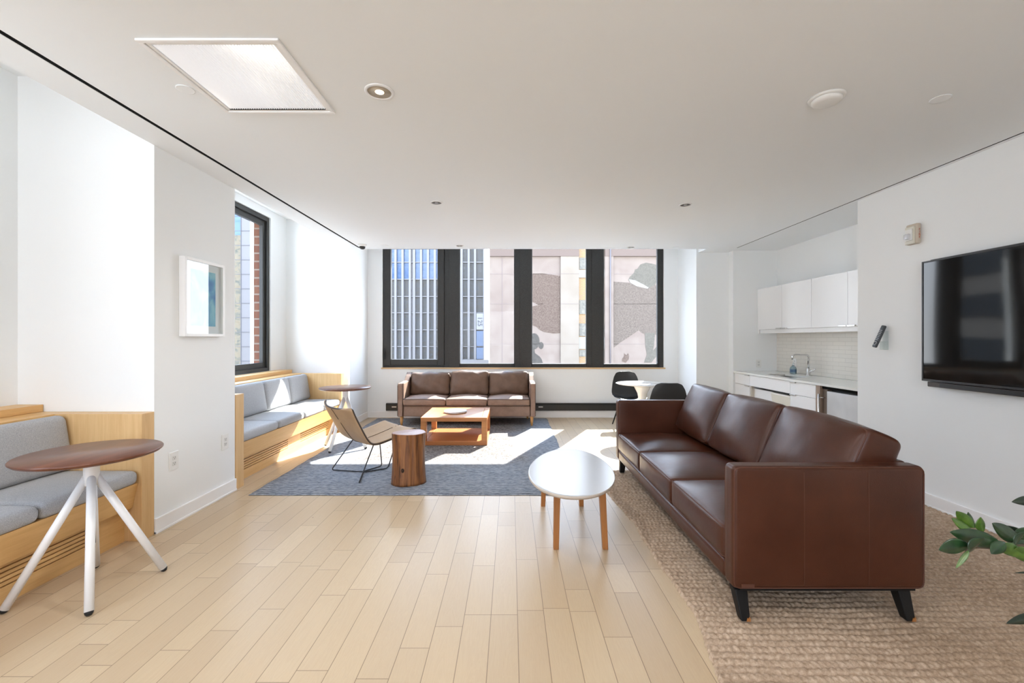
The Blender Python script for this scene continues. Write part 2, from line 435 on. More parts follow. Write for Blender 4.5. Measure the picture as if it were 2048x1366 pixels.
def wall_with_holes_x(mb, x0, x1, ya, yb, z0, z1, holes):
    """wall slab lying in a YZ plane with rectangular holes (ya,yb,za,zb)"""
    y = ya
    for (ha, hb, za, zb) in sorted(holes):
        mb.box(x0, x1, y, ha, z0, z1)
        mb.box(x0, x1, ha, hb, z0, za); mb.box(x0, x1, ha, hb, zb, z1); y = hb
    mb.box(x0, x1, y, yb, z0, z1)
w = MB()
w.box(-3.9, XL, 2.98, 3.85, 0, ZU)
w.box(-3.9, XL, 6.54, 7.92, 0, ZU)
WL = [(-.7, 1.1, .885, 3.02)]
wall_with_holes_x(w, -3.50, XN, Y0, 2.98, 0, ZU, WL)
wall_with_holes_x(w, -3.50, XN, 3.85, 6.54, 0, ZU, [(4.05, 6.12, .885, 3.02)])
struct(w, 'wall_left', M_wall)
w = MB()
WX0, WX1 = -2.176, 2.591
w.box(XL, WX0, YB, 7.70, 0, ZU); w.box(WX1, 2.83, YB, 7.70, 0, ZU); w.box(WX0, WX1, YB, 7.70, 0, .848)
w.box(WX0, WX1, YB, 7.915, 2.965, ZU)
w.box(2.83, XR, 6.68, 7.70, 0, ZU)
struct(w, 'wall_back', M_wall)
w = MB()
w.box(XR, 4.3, Y0, 4.19, 0, ZU); w.box(XR, 4.3, 6.54, 7.70, 0, ZU); w.box(3.98, 4.3, 4.19, 6.54, 0, ZU)
struct(w, 'wall_right', M_wall)
w = MB()      # wall behind the camera; window openings added to let in fill light
w.box(-3.9, 4.3, Y0-.2, Y0, 0, 1.0); w.box(-3.9, 4.3, Y0-.2, Y0, 2.55, ZU)
for xa, xb in ((-3.9, -3.2), (-1.5, -1.2), (.5, 4.3)): w.box(xa, xb, Y0-.2, Y0, 1.0, 2.55)
struct(w, 'wall_rear', M_wall)
for i_, (xa, xb) in enumerate(((-3.2, -1.5), (-1.2, .5))):
    e_ = bpy.data.objects.new('window_%d' % (7+i_), None); COL.objects.link(e_); e_.location = ((xa+xb)/2, Y0-.1, 1.0); e_['kind'] = 'structure'  # added windows out of view, for light from behind
    m = MB(); m.box(xa, xa+.06, Y0-.13, Y0-.07, 1.0, 2.55); m.box(xb-.06, xb, Y0-.13, Y0-.07, 1.0, 2.55); m.box(xa+.06, xb-.06, Y0-.13, Y0-.07, 1.0, 1.06); m.box(xa+.06, xb-.06, Y0-.13, Y0-.07, 2.49, 2.55)
    m.build('window_frame', M_frame, e_)
struct(MB().box(3.972, 3.98, 4.19, 6.54, .855, 1.44), 'trim_4', M_tile)
# exterior brick skin beside the side window (the red brick seen past the frame)
M_redbrick = mat_brick('red_brick', (.105,.036,.018), (.125,.048,.024), (.17,.13,.105), .2, .115, ('X','Z'))
struct(MB().box(-3.60, -3.501, 6.12, 6.5, .60, 3.3), 'trim_5', M_redbrick)

# baseboards
def base(pts, name):
    mb = MB()
    for (x0,x1,y0,y1) in pts:
        mb.box(x0,x1,y0,y1,0,.105)
        mb.box(x0-.004 if x1-x0<.05 else x0, x1+.004 if x1-x0<.05 else x1, y0-.004 if y1-y0<.05 else y0, y1+.004 if y1-y0<.05 else y1, 0, .018)
    struct(mb, name, M_trim, bevel=.003)
base([(XL, XL+.016, 2.976, 3.85), (XL, XL+.016, 6.52, YB)], 'baseboard_left')
base([(XL, 2.83, YB-.016, YB), (2.814, 2.83, 6.68, YB), (2.814, XR, 6.664, 6.68)], 'baseboard_back')
base([(XR-.016, XR, Y0, 4.19), (XR-.016, XR, 6.54, 6.68)], 'baseboard_right')

# ------------------------------------------------------------------ windows
def empty_struct(name, loc=(0,0,0)):
    o = bpy.data.objects.new(name, None); COL.objects.link(o); o.location = loc; o['kind'] = 'structure'; return o
def X7(p, Y=YB): return (p - VX)/F*Y
fy0, fy1 = 7.44, 7.50
gl = [(781.3, 874.6), (920, 1028), (1064.8, 1172.9), (1209, 1316)]
zb_out, zt = .848, 2.965
zg = [.985, .913, .911, .908]
for i, (a, b_) in enumerate(gl):
    wdo = empty_struct('window_%d' % (i+1), (X7((a+b_)/2), 7.45, zb_out))
    ga, gb = X7(a), X7(b_)
    if i == 0:
        m = MB(); x0, x1 = WX0+.012, X7(888); 
        m.box(x0, ga, fy0-.02, fy1, zb_out+.035, zt); m.box(gb, x1, fy0-.02, fy1, zb_out+.035, zt)
        m.box(ga, gb, fy0-.02, fy1, zb_out+.035, zg[0]); m.box(ga, gb, fy0-.02, fy1, zt-.10, zt)
        m.build('window_sash', M_frame, wdo, bevel=.006)
        m = MB(); m.box(WX0, x0, fy0, fy1+.02, zb_out, zt); m.box(x0, x1, fy0, fy1+.02, zb_out, zb_out+.035)
        m.build('window_frame', M_frame, wdo)
        m = MB(); m.box(-2.155, -2.13, fy0-.034, fy0-.019, .985, 1.13)
        m.tube([(-2.142, fy0-.03, 1.05), (-2.142, fy0-.06, 1.05), (-2.140, fy0-.062, 1.10), (-2.135, fy0-.06, 1.175)], .010)
        m.tube([(-2.142, fy0-.05, 1.05), (-2.125, fy0-.055, 1.01)], .009)
        m.build('window_handle', M_rubber, wdo, bevel=.002)
    else:
        m = MB(); m.box(ga-.02, gb+.02, fy0, fy1, zb_out, zg[i]); m.box(ga-.02, gb+.02, fy0, fy1, zt-.06, zt)
        m.build('window_frame', M_frame, wdo, bevel=.004)
    MB().box(ga-.01, gb+.01, 7.468, 7.476, zg[i]-.01, zt-.05).build('window_glass', M_glass, wdo)
mull = [(888, 920, 0), (1028, 1064.8, 1), (1172.9, 1209, 2), (1316, 1328, 3)]
for k, (a, b_, i) in enumerate(mull):
    m = MB(); xa, xb = X7(a), X7(b_)
    m.box(xa, xb, fy0, fy1, zb_out, zt)
    if k < 3:
        m.box(xa+.012, xb-.012, fy0-.012, fy0, zb_out, zt)
        m.box(xa+(xb-xa)*.30, xb-(xb-xa)*.04, fy0-.022, fy0-.012, zb_out, zt)
    struct(m, 'trim_%d' % (6+k), M_frame, bevel=.004)
struct(MB().box(WX0-.02, WX1+.02, YB-.018, YB+.05, .822, .848), 'trim_10', M_sill, bevel=.003)
# side windows (left wall)
def side_window(idx, ya, yb, first=False):
    z0, z1 = .885, 3.02; wdo = empty_struct('window_%d' % idx, (XN-.06, (ya+yb)/2, z0))
    m = MB(); xa, xb = XN-.115, XN-.02; t = .05
    m.box(xa, xb, ya, ya+t, z0, z1); m.box(xa, xb, yb-t, yb, z0, z1); m.box(xa, xb, ya+t, yb-t, z0, z0+.05); m.box(xa, xb, ya+t, yb-t, z1-.06, z1)
    m.build('window_frame', M_frame, wdo, bevel=.004)
    m = MB(); xa, xb = XN-.10, XN-.05; a, b_ = ya+t, yb-t; t = .06; c0, c1 = z0+.05, z1-.06
    m.box(xa, xb, a, a+t, c0, c1); m.box(xa, xb, b_-t, b_, c0, c1); m.box(xa, xb, a+t, b_-t, c0, c0+.07); m.box(xa, xb, a+t, b_-t, c1-.07, c1)
    m.build('window_sash', M_frame, wdo, bevel=.004)
    MB().box(XN-.09, XN-.082, a+t-.01, b_-t+.01, c0+.06, c1-.06).build('window_glass', M_glass, wdo)
side_window(5, 4.05, 6.12); side_window(6, -.7, 1.1)

# ------------------------------------------------------------------ ceiling fixtures
dif = thing('ceiling_diffuser', 'square ribbed white light panel set in the ceiling near the left wall', 'light panel', (-1.335, 2.23, ZC))
m = MB(); x0,x1,y0,y1 = -1.65,-1.02,1.915,2.544
def ringbox(m, x0,x1,y0,y1,t,z0,z1):
    m.box(x0,x1,y0,y0+t,z0,z1); m.box(x0,x1,y1-t,y1,z0,z1); m.box(x0,x0+t,y0+t,y1-t,z0,z1); m.box(x1-t,x1,y0+t,y1-t,z0,z1)
ringbox(m, x0,x1,y0,y1,.022, ZC-.012, ZC-.001); m.build('panel_frame', M_trim, dif, bevel=.003)
m = MB(); ringbox(m, x0+.024,x1-.024,y0+.024,y1-.024,.016, ZC-.006, ZC-.001); m.build('inner_frame', M_trim, dif, bevel=.002)
m = MB(); nr = 42; xa, xb = x0+.042, x1-.042; pts = []
for i in range(nr):
    u0 = xa+(xb-xa)*i/nr; u1 = xa+(xb-xa)*(i+1)/nr; um = (u0+u1)/2
    pts += [(u0, ZC-.001), (um, ZC-.022)]
pts += [(xb, ZC-.001), (xb, ZC-.0008), (xa, ZC-.0008)]
for i in range(nr):
    u0 = xa+(xb-xa)*i/nr; u1 = xa+(xb-xa)*(i+1)/nr; um = (u0+u1)/2
    m.add([(u0,y0+.042,ZC-.001),(um,y0+.042,ZC-.0065),(u1,y0+.042,ZC-.001),(u0,y1-.042,ZC-.001),(um,y1-.042,ZC-.0065),(u1,y1-.042,ZC-.001)],
          [(0,1,4,3),(1,2,5,4),(0,2,1),(3,4,5)])
M_rib = flat('ribbed_diffuser', (.84,.86,.90), .15, spec=.8)
b_ = M_rib.node_tree.nodes['Principled BSDF']; b_.inputs['Emission Color'].default_value = (.9,.94,1,1); b_.inputs['Emission Strength'].default_value = .14
m.build('ribbed_lens', M_rib, dif)
MB().box(xa, xb, y1-.042, y1-.0395, ZC-.0085, ZC-.001).build('end_gap', M_black, dif)

M_lamp = flat('lamp_glow', (1,.80,.55), .4, emit=2.2)
M_refl = flat('lamp_reflector', (.78,.66,.50), .35)
M_refld = flat('lamp_reflector_dark', (.10,.085,.07), .35)
def downlight(x, y, r, lit, label):
    t = thing('downlight', label, 'ceiling light', (x, y, ZC), 'recessed ceiling downlights')
    MB().lathe([(r*.78, -.001), (r*.80, -.008), (r*.97, -.007), (r, -.003), (r, -.0005)], (x,y,ZC)).build('trim_ring', M_white, t, smooth=True)
    m = MB(); m.lathe([(r*.79, -.004), (r*.62, -.0025), (r*.45, -.0015), (.0, -.001)], (x,y,ZC)); m.build('reflector', M_refl if lit else M_refld, t, smooth=True)
    m = MB(); m.lathe([(0, -.006), (r*.28, -.005), (r*.34, -.002)], (x,y,ZC)); m.build('bulb', M_lamp if lit else M_nickel, t, smooth=True)
    if lit:
        L = bpy.data.objects.new('downlight_lamp', bpy.data.lights.new('downlight_lamp', 'SPOT')); COL.objects.link(L)
        L.parent = t; L.location = (0,0,-.03); L.data.energy = lit; L.data.spot_size = 2.7; L.data.spot_blend = .6; L.data.color = (1,.97,.94); L.data.shadow_soft_size = .04
downlight(-.701, 2.333, .078, 24, 'lit recessed downlight with warm bulb, nearest the ribbed light panel')
downlight(-.72, 4.23, .060, False, 'unlit round downlight left of centre, halfway between the lit one and the windows')
downlight(1.713, 4.294, .060, False, 'unlit round downlight right of centre, between the smoke detector and the windows')
downlight(-.728, 6.18, .060, False, 'small unlit downlight by the window slot, left one of the far pair')
downlight(1.722, 6.277, .060, False, 'small unlit downlight by the window slot, right one of the far pair')
for (x_, y_, wt, lb) in ((-.70, .45, 38, 'added unseen fill downlight overhead left, above the camera'), (1.71, .45, 12, 'added unseen fill downlight overhead right, above the camera'),
                     (-.70, -1.45, 38, 'added unseen fill downlight behind the camera on the left'), (1.71, -1.45, 8, 'added unseen fill downlight behind the camera on the right')):
    downlight(x_, y_, .078, wt, lb)  # lamps added out of view to brighten the near floor and ceiling
def cover(x, y, r, label):
    o = MB().lathe([(r*.93, -.005), (r, -.004), (r, -.0005)], (x,y,ZC)).build('sprinkler_cover', M_ceil, None, origin=(x,y,ZC), smooth=False)
    tag(o, label, 'sprinkler cover', 'flush round sprinkler covers')
cover(-1.719, 2.31, .043, 'flush white sprinkler cover beside the ribbed light panel')
cover(2.356, 2.40, .046, 'flush white sprinkler cover right of the smoke detector')
cover(-1.78, 6.18, .05, 'small white sprinkler cover at the left end of the window slot')
cover(2.38, 6.30, .05, 'small white sprinkler cover at the right end of the window slot')
sd = thing('smoke_detector', 'round white smoke detector on the right side of the ceiling', 'smoke detector', (1.724, 2.391, ZC))
MB().lathe([(.075,-.012), (.085,-.010), (.087,-.0005)], (1.724,2.391,ZC)).build('base_plate', M_plastic, sd, smooth=True)
MB().lathe([(0,-.036), (.05,-.035), (.066,-.030), (.072,-.020), (.072,-.012)], (1.724,2.391,ZC)).build('sensor_cover', M_plastic, sd, smooth=True)
sc = thing('security_camera', 'small dome security camera on the ceiling at the far left corner', 'camera', (-2.08, 6.12, ZC))
MB().lathe([(.05,-.028), (.058,-.024), (.060,-.0005)], (-2.08,6.12,ZC)).build('camera_base', M_plastic, sc, smooth=True)
MB().lathe([(0,-.068), (.022,-.064), (.038,-.050), (.042,-.029)], (-2.08,6.12,ZC)).build('camera_dome', flat('smoked_dome', (.02,.02,.022), .08), sc, smooth=True)

# ------------------------------------------------------------------ built in benches
def bench(ya, yb, near_post, joints, bjoints, label, slots):
    t = thing('bench', label, 'bench', ((XN+XL)/2, (ya+yb)/2, 0), 'built-in window benches')
    PT = .10
    zt = .837
    if near_post: MB().box(XN+.005, XL+.005, ya-.115, ya, 0, zt).build('end_panel', M_oakz, t, bevel=.002)
    MB().box(XN+.005, XL+.005, yb, yb+PT, 0, zt).build('end_panel', M_oakz, t, bevel=.002)
    MB().box(XN+.005, -3.00, ya, yb, 0, zt).build('back_ledge', M_oak, t, bevel=.002)
    # slanted front board
    MB().prism([(XL-.02,.385),(XL-.055,.225),(XL-.075,.225),(XL-.045,.385)], 'y', ya+.001, yb-.001).build('front_board', M_oak, t)
    MB().box(-3.0, XL-.03, ya, yb, .36, .384).build('seat_board', M_oak, t)
    # kick panel with milled vent slots
    m = MB(); xk0, xk1 = -2.56, -2.54
    zs = [.088 + .0235*i for i in range(5)]; sh = .007
    edges = [0] + [z for q in zs for z in (q, q+sh)] + [.36]
    for i in range(0, len(edges), 2): m.box(xk0, xk1, ya, yb, edges[i], edges[i+1])
    y = ya
    for (sa, sb) in slots + [(yb, yb)]:
        if sa > y: m.box(xk0+.001, xk1-.0005, y, sa, .05, .22)
        y = sb
    m.build('kick_panel', M_oak, t)
    MB().box(xk0-.03, xk0-.02, ya, yb, .02, .3).build('vent_backing', flat('vent_dark', (.10,.045,.015), .8), t)
    for i in range(len(joints)-1):
        a, b_ = joints[i]+.002, joints[i+1]-.002
        MB().soft(((-2.96-2.445)/2, (a+b_)/2, .428), (.53, b_-a, .088), .035, (0,0,.016), seed=i).build('seat_cushion', M_grey, t)
    R = Matrix.Rotation(math.radians(-9), 3, 'Y')
    for i in range(len(bjoints)-1):
        a, b_ = bjoints[i]+.002, bjoints[i+1]-.002
        MB().soft((-2.93, (a+b_)/2, .655), (.11, b_-a, .36), .045, (.014,0,0), M=R, seed=i).build('back_cushion', M_grey, t)
    return t
b1 = bench(-2.0, 2.874, False, [-2.0,-1.2,-.6,.0,.5,1.08,1.68,2.276,2.874], [-2.0,-1.2,-.6,.0,.5,1.08,1.68,2.276,2.874],
      'near built-in oak window bench with grey cushions beside the close round table', [(-1.8, -.2), (.1, 1.35), (1.5, 2.69)])
b2 = bench(3.972, 6.25, True, [3.972,4.606,5.178,5.72,6.25], [3.972,4.56,5.15,5.72,6.25],
      'far built-in oak window bench with sunlit grey cushions under the side window', [(3.99, 4.986), (5.27, 6.11)])
MB().box(-2.455, -2.447, 3.976, 3.99, .39, .455).build('cushion_zip', M_dkpl, b2)
o = MB().box(XN, -3.18, -2.0, 2.975, .838, .885).build('window_sill', M_oak, None, bevel=.002); o.name='trim_11'; o['kind']='structure'
o = MB().box(XN, -3.18, 3.852, 6.36, .838, .885).build('window_sill', M_oak, None, bevel=.002); o.name='trim_12'; o['kind']='structure'

# ------------------------------------------------------------------ round cafe tables
def cafe_table(c, rot, label):
    t = thing('cafe_table', label, 'table', (0,0,0), 'round walnut tables with white splayed legs')
    r = .30
    MB().lathe([(0,.708),(r-.035,.708),(r-.012,.714),(r-.001,.724),(r,.729),(r-.004,.734),(0,.7345)], n=72).build('tabletop', M_walnut, t)
    MB().lathe([(.030,.56),(.033,.60),(.033,.70),(.06,.704),(.06,.708)], n=32).build('column', M_white, t, smooth=False)
    for k in range(4):
        a = rot[k]; rr = rot[4+k]
        d = Vector((math.cos(a), math.sin(a), 0))
        p0 = d*.012 + Vector((0,0,.615)); p1 = d*(rr-.004) + Vector((0,0,.020))
        L = MB().tube([p0, p1], [.019,.019], 16).build('leg', M_white, t)
        q = (p1-p0).normalized()
        MB().tube([p1-q*.001, p1+q*.010, p1+q*.018], [.0185,.016,.009], 16).build('foot_cap', M_rubber, L)
        if k == 1:
            m = MB(); sd_ = Vector((-d.y, d.x, 0)); nn = sd_.cross(q).normalized()
            nn = nn if nn.dot(d) < 0 else -nn
            for s_ in range(46):
                pc = p0 + (p1-p0)*(.22 + .5*s_/46) + nn*.0185
                a_, b2_ = sd_*.006, q*.0022
                m.add([pc-a_-b2_, pc+a_-b2_, pc+a_+b2_, pc-a_+b2_, pc-a_-b2_+nn*.002, pc+a_-b2_+nn*.002, pc+a_+b2_+nn*.002, pc-a_+b2_+nn*.002],
                      [(3,2,1,0),(4,5,6,7),(0,1,5,4),(1,2,6,5),(2,3,7,6),(3,0,4,7)])
            m.build('cable_slot', M_rubber, L)
    t.location = c
    return t
C1 = Vector((-2.22, 2.316, 0))
feet1 = [(-2.026,2.10), (-2.411,2.541), (-1.986,2.506), (-2.459,2.1175)]
pr = [math.atan2(y-C1.y, x-C1.x) for x, y in feet1] + [math.hypot(x-C1.x, y-C1.y) for x, y in feet1]
cafe_table(C1, pr, 'round walnut table on white splayed legs, close by at the near bench')
C2 = Vector((-2.01, 5.31, .0135))
a0 = math.atan2(5.39-5.31, -2.29+2.01)
pr2 = [a0, a0+math.pi, a0+math.pi/2, a0-math.pi/2, .285,.285,.285,.285]
cafe_table(C2, pr2, 'round walnut table on white splayed legs, far one beside the tan chair')

# ------------------------------------------------------------------ picture, outlets
pf = thing('framed_picture', 'white box-framed blue print hanging on the left wall pier', 'picture', (XL+.023, 3.42, 1.64))
ya, yb, za, zb2 = 3.199, 3.646, 1.349, 1.94; xf = -2.384
m = MB(); t_ = .022
m.box(XL+.002, xf, ya, ya+t_, za, zb2); m.box(XL+.002, xf, yb-t_, yb, za, zb2); m.box(XL+.002, xf, ya+t_, yb-t_, za, za+t_); m.box(XL+.002, xf, ya+t_, yb-t_, zb2-t_, zb2)
m.build('picture_frame', M_trim, pf, bevel=.0015)
MB().box(XL+.002, xf-.022, ya+t_, yb-t_, za+t_, zb2-t_).build('mat_board', flat('mat_paper', (.80,.81,.84), .8), pf)
def mat_print():
    m, n, l, b = new('blue_print')
    v = coords(n, l, (0,3.2,2.2), 'Position'); a = noise(n, l, v, 1.5, 3, .5, 1.2)
    l.new(ramp(n, l, a, [(.3, (.10,.22,.50)), (.48, (.16,.38,.60)), (.60, (.30,.58,.68)), (.75, (.55,.74,.80))]), b.inputs['Base Color'])
    b.inputs['Roughness'].default_value = .6; return m
MB().box(xf-.0225, xf-.0205, 3.285, 3.56, 1.43, 1.862).build('print', mat_print(), pf)
MB().box(xf-.008, xf-.006, ya+t_, yb-t_, za+t_, zb2-t_).build('glass_pane', mat_glass('picture_glass', 1.0), pf)

def outlet(y, z, x, nx, label, wd=.072, ht=.118, duplex=True, ax='x'):
    """cover plate on a wall; nx = +1/-1 the side it faces"""
    t = thing('wall_outlet', label, 'outlet', (x, y, z), 'white electrical outlets')
    def bx(m, d0, d1, s0, s1, z0, z1):
        if ax == 'x': m.box(x+nx*d0, x+nx*d1, y+s0, y+s1, z+z0, z+z1)
        else: m.box(x+s0, x+s1, y+nx*d0, y+nx*d1, z+z0, z+z1)
    m = MB(); bx(m, .0005, .007, -wd/2, wd/2, -ht/2, ht/2); m.build('cover_plate', M_plastic, t, bevel=.003)
    for s_ in (-1, 1):
        m = MB(); bx(m, .007, .0095, -.0165, .0165, s_*.020-.0145, s_*.020+.0145); r_ = m.build('receptacle', flat('recept', (.70,.70,.68), .4) if 'recept' not in MATS else MATS['recept'], t, bevel=.006, seg=3)
        m = MB()
        for q in (-.0065, .0065): bx(m, .0094, .0100, q-.0013, q+.0013, s_*.020-.0005, s_*.020+.008)
        bx(m, .0094, .0100, -.0025, .0025, s_*.020-.0095, s_*.020-.005); m.build('slots', M_dark, r_)
outlet(3.148, .455, XL, 1, 'white duplex outlet on the left pier, nearer the round table', .086, .130)
outlet(3.714, .458, XL, 1, 'white duplex outlet on the left pier, nearer the far bench', .086, .130)
outlet(6.54, .965, 3.70, -1, 'white outlet on the grey end wall above the counter', .08, .115, ax='y')
outlet(6.12, 1.0, 3.972, -1, 'white outlet on the tiled backsplash left of the faucet', .07, .115)

# ------------------------------------------------------------------ rugs
def blue_rug():
    x0, x1, y0, y1 = -2.235, .60, 3.714, 7.30
    nx_, ny_ = 120, 150; m = MB()
    def fn(u, v):
        x = x0 + (x1-x0)*u; y = y0+(y1-y0)*v
        e = min(u, 1-u)*(x1-x0); f = min(v, 1-v)*(y1-y0); d = min(e, f)
        wob = .004*math.sin(y*9)+.003*math.sin(y*23)
        return (x + (wob if u in (0,1) else 0), y + (.003*math.sin(x*14) if v in (0,1) else 0), .002 + .011*min(1, (d/.012))**.5)
    m.grid(lambda u, v: fn(v, u), ny_, nx_, flip=False)
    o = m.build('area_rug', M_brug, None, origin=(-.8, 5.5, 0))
    for p in o.data.polygons: p.flip() if p.normal.z < 0 else None
    return tag(o, 'blue-grey striped area rug under the coffee table and window sofa', 'rug')
blue_rug()
def woven_rug():
    x0, x1, y0, y1 = .875, 3.29, .35, 4.40
    res = .0068; nx_ = int((x1-x0)/res); ny_ = int((y1-y0)/res)
    u = np.linspace(0, 1, nx_); v = np.linspace(0, 1, ny_)
    Y = y0 + (y1-y0)*v; X = x0 + (x1-x0)*u
    YY, XX = np.meshgrid(Y, X, indexing='ij')
    s_ = .040; p_ = .027
    Yw = YY + .006*np.sin(XX*5.1) + .004*np.sin(XX*13+YY*3)
    row = np.floor(Yw/s_); fr = Yw/s_ - row
    hsh = np.modf(np.abs(np.sin(row*12.9898)*43758.5453))[0]
    ph = (XX/p_ + hsh*3 + .28*np.sin(row*1.7)) + (fr-.5)*.55*np.where(row % 2 == 0, 1, -1)
    loop = np.abs(np.sin(np.pi*ph)); li = np.floor(ph)
    h2 = np.modf(np.abs(np.sin(row*78.233+li*37.719)*24634.634))[0]
    prof = np.sqrt(np.clip(1-(2*fr-1)**2, 0, 1))
    Z = .004 + .0148*prof*(.35+.65*loop**.6)*(.75+.4*h2)
    edge = np.interp(Y, [.3,1.2,1.71,1.95,2.14,2.32,2.62,3.16,3.72,4.4], [.80,.80,.815,.865,.893,.890,.876,.893,.84,.80]) - x0 + .003*np.sin(Y*19)
    endb = .008*np.modf(np.abs(np.sin(np.floor(Y/s_)*12.9898)*43758.5453))[0] + .008*np.sqrt(np.clip(1-(2*(Y/s_-np.floor(Y/s_))-1)**2, 0, 1))
    fall = np.clip(1-(XX-x0)/.35, 0, 1)
    XX = XX + fall*(edge - endb)[:, None]
    Z[:, 0] = .001; Z[:, -1] = .001; Z[0, :] = .001; Z[-1, :] = .001
    co = np.stack([XX, YY, Z], -1).reshape(-1, 3)
    i = np.arange(ny_-1)[:, None]*nx_ + np.arange(nx_-1)[None, :]
    q = np.stack([i, i+1, i+nx_+1, i+nx_], -1).reshape(-1, 4)
    me = bpy.data.meshes.new('braided_rug'); me.vertices.add(len(co)); me.vertices.foreach_set('co', co.astype(np.float32).ravel())
    me.loops.add(q.size); me.loops.foreach_set('vertex_index', q.ravel().astype(np.int32))
    me.polygons.add(len(q)); me.polygons.foreach_set('loop_start', (np.arange(len(q))*4).astype(np.int32))
    me.polygons.foreach_set('use_smooth', np.ones(len(q), dtype=bool))
    me.update(calc_edges=True); me.materials.append(M_woven)
    o = bpy.data.objects.new('braided_rug', me); COL.objects.link(o)
    return tag(o, 'chunky beige braided rug under the large brown leather sofa', 'rug')
woven_rug()

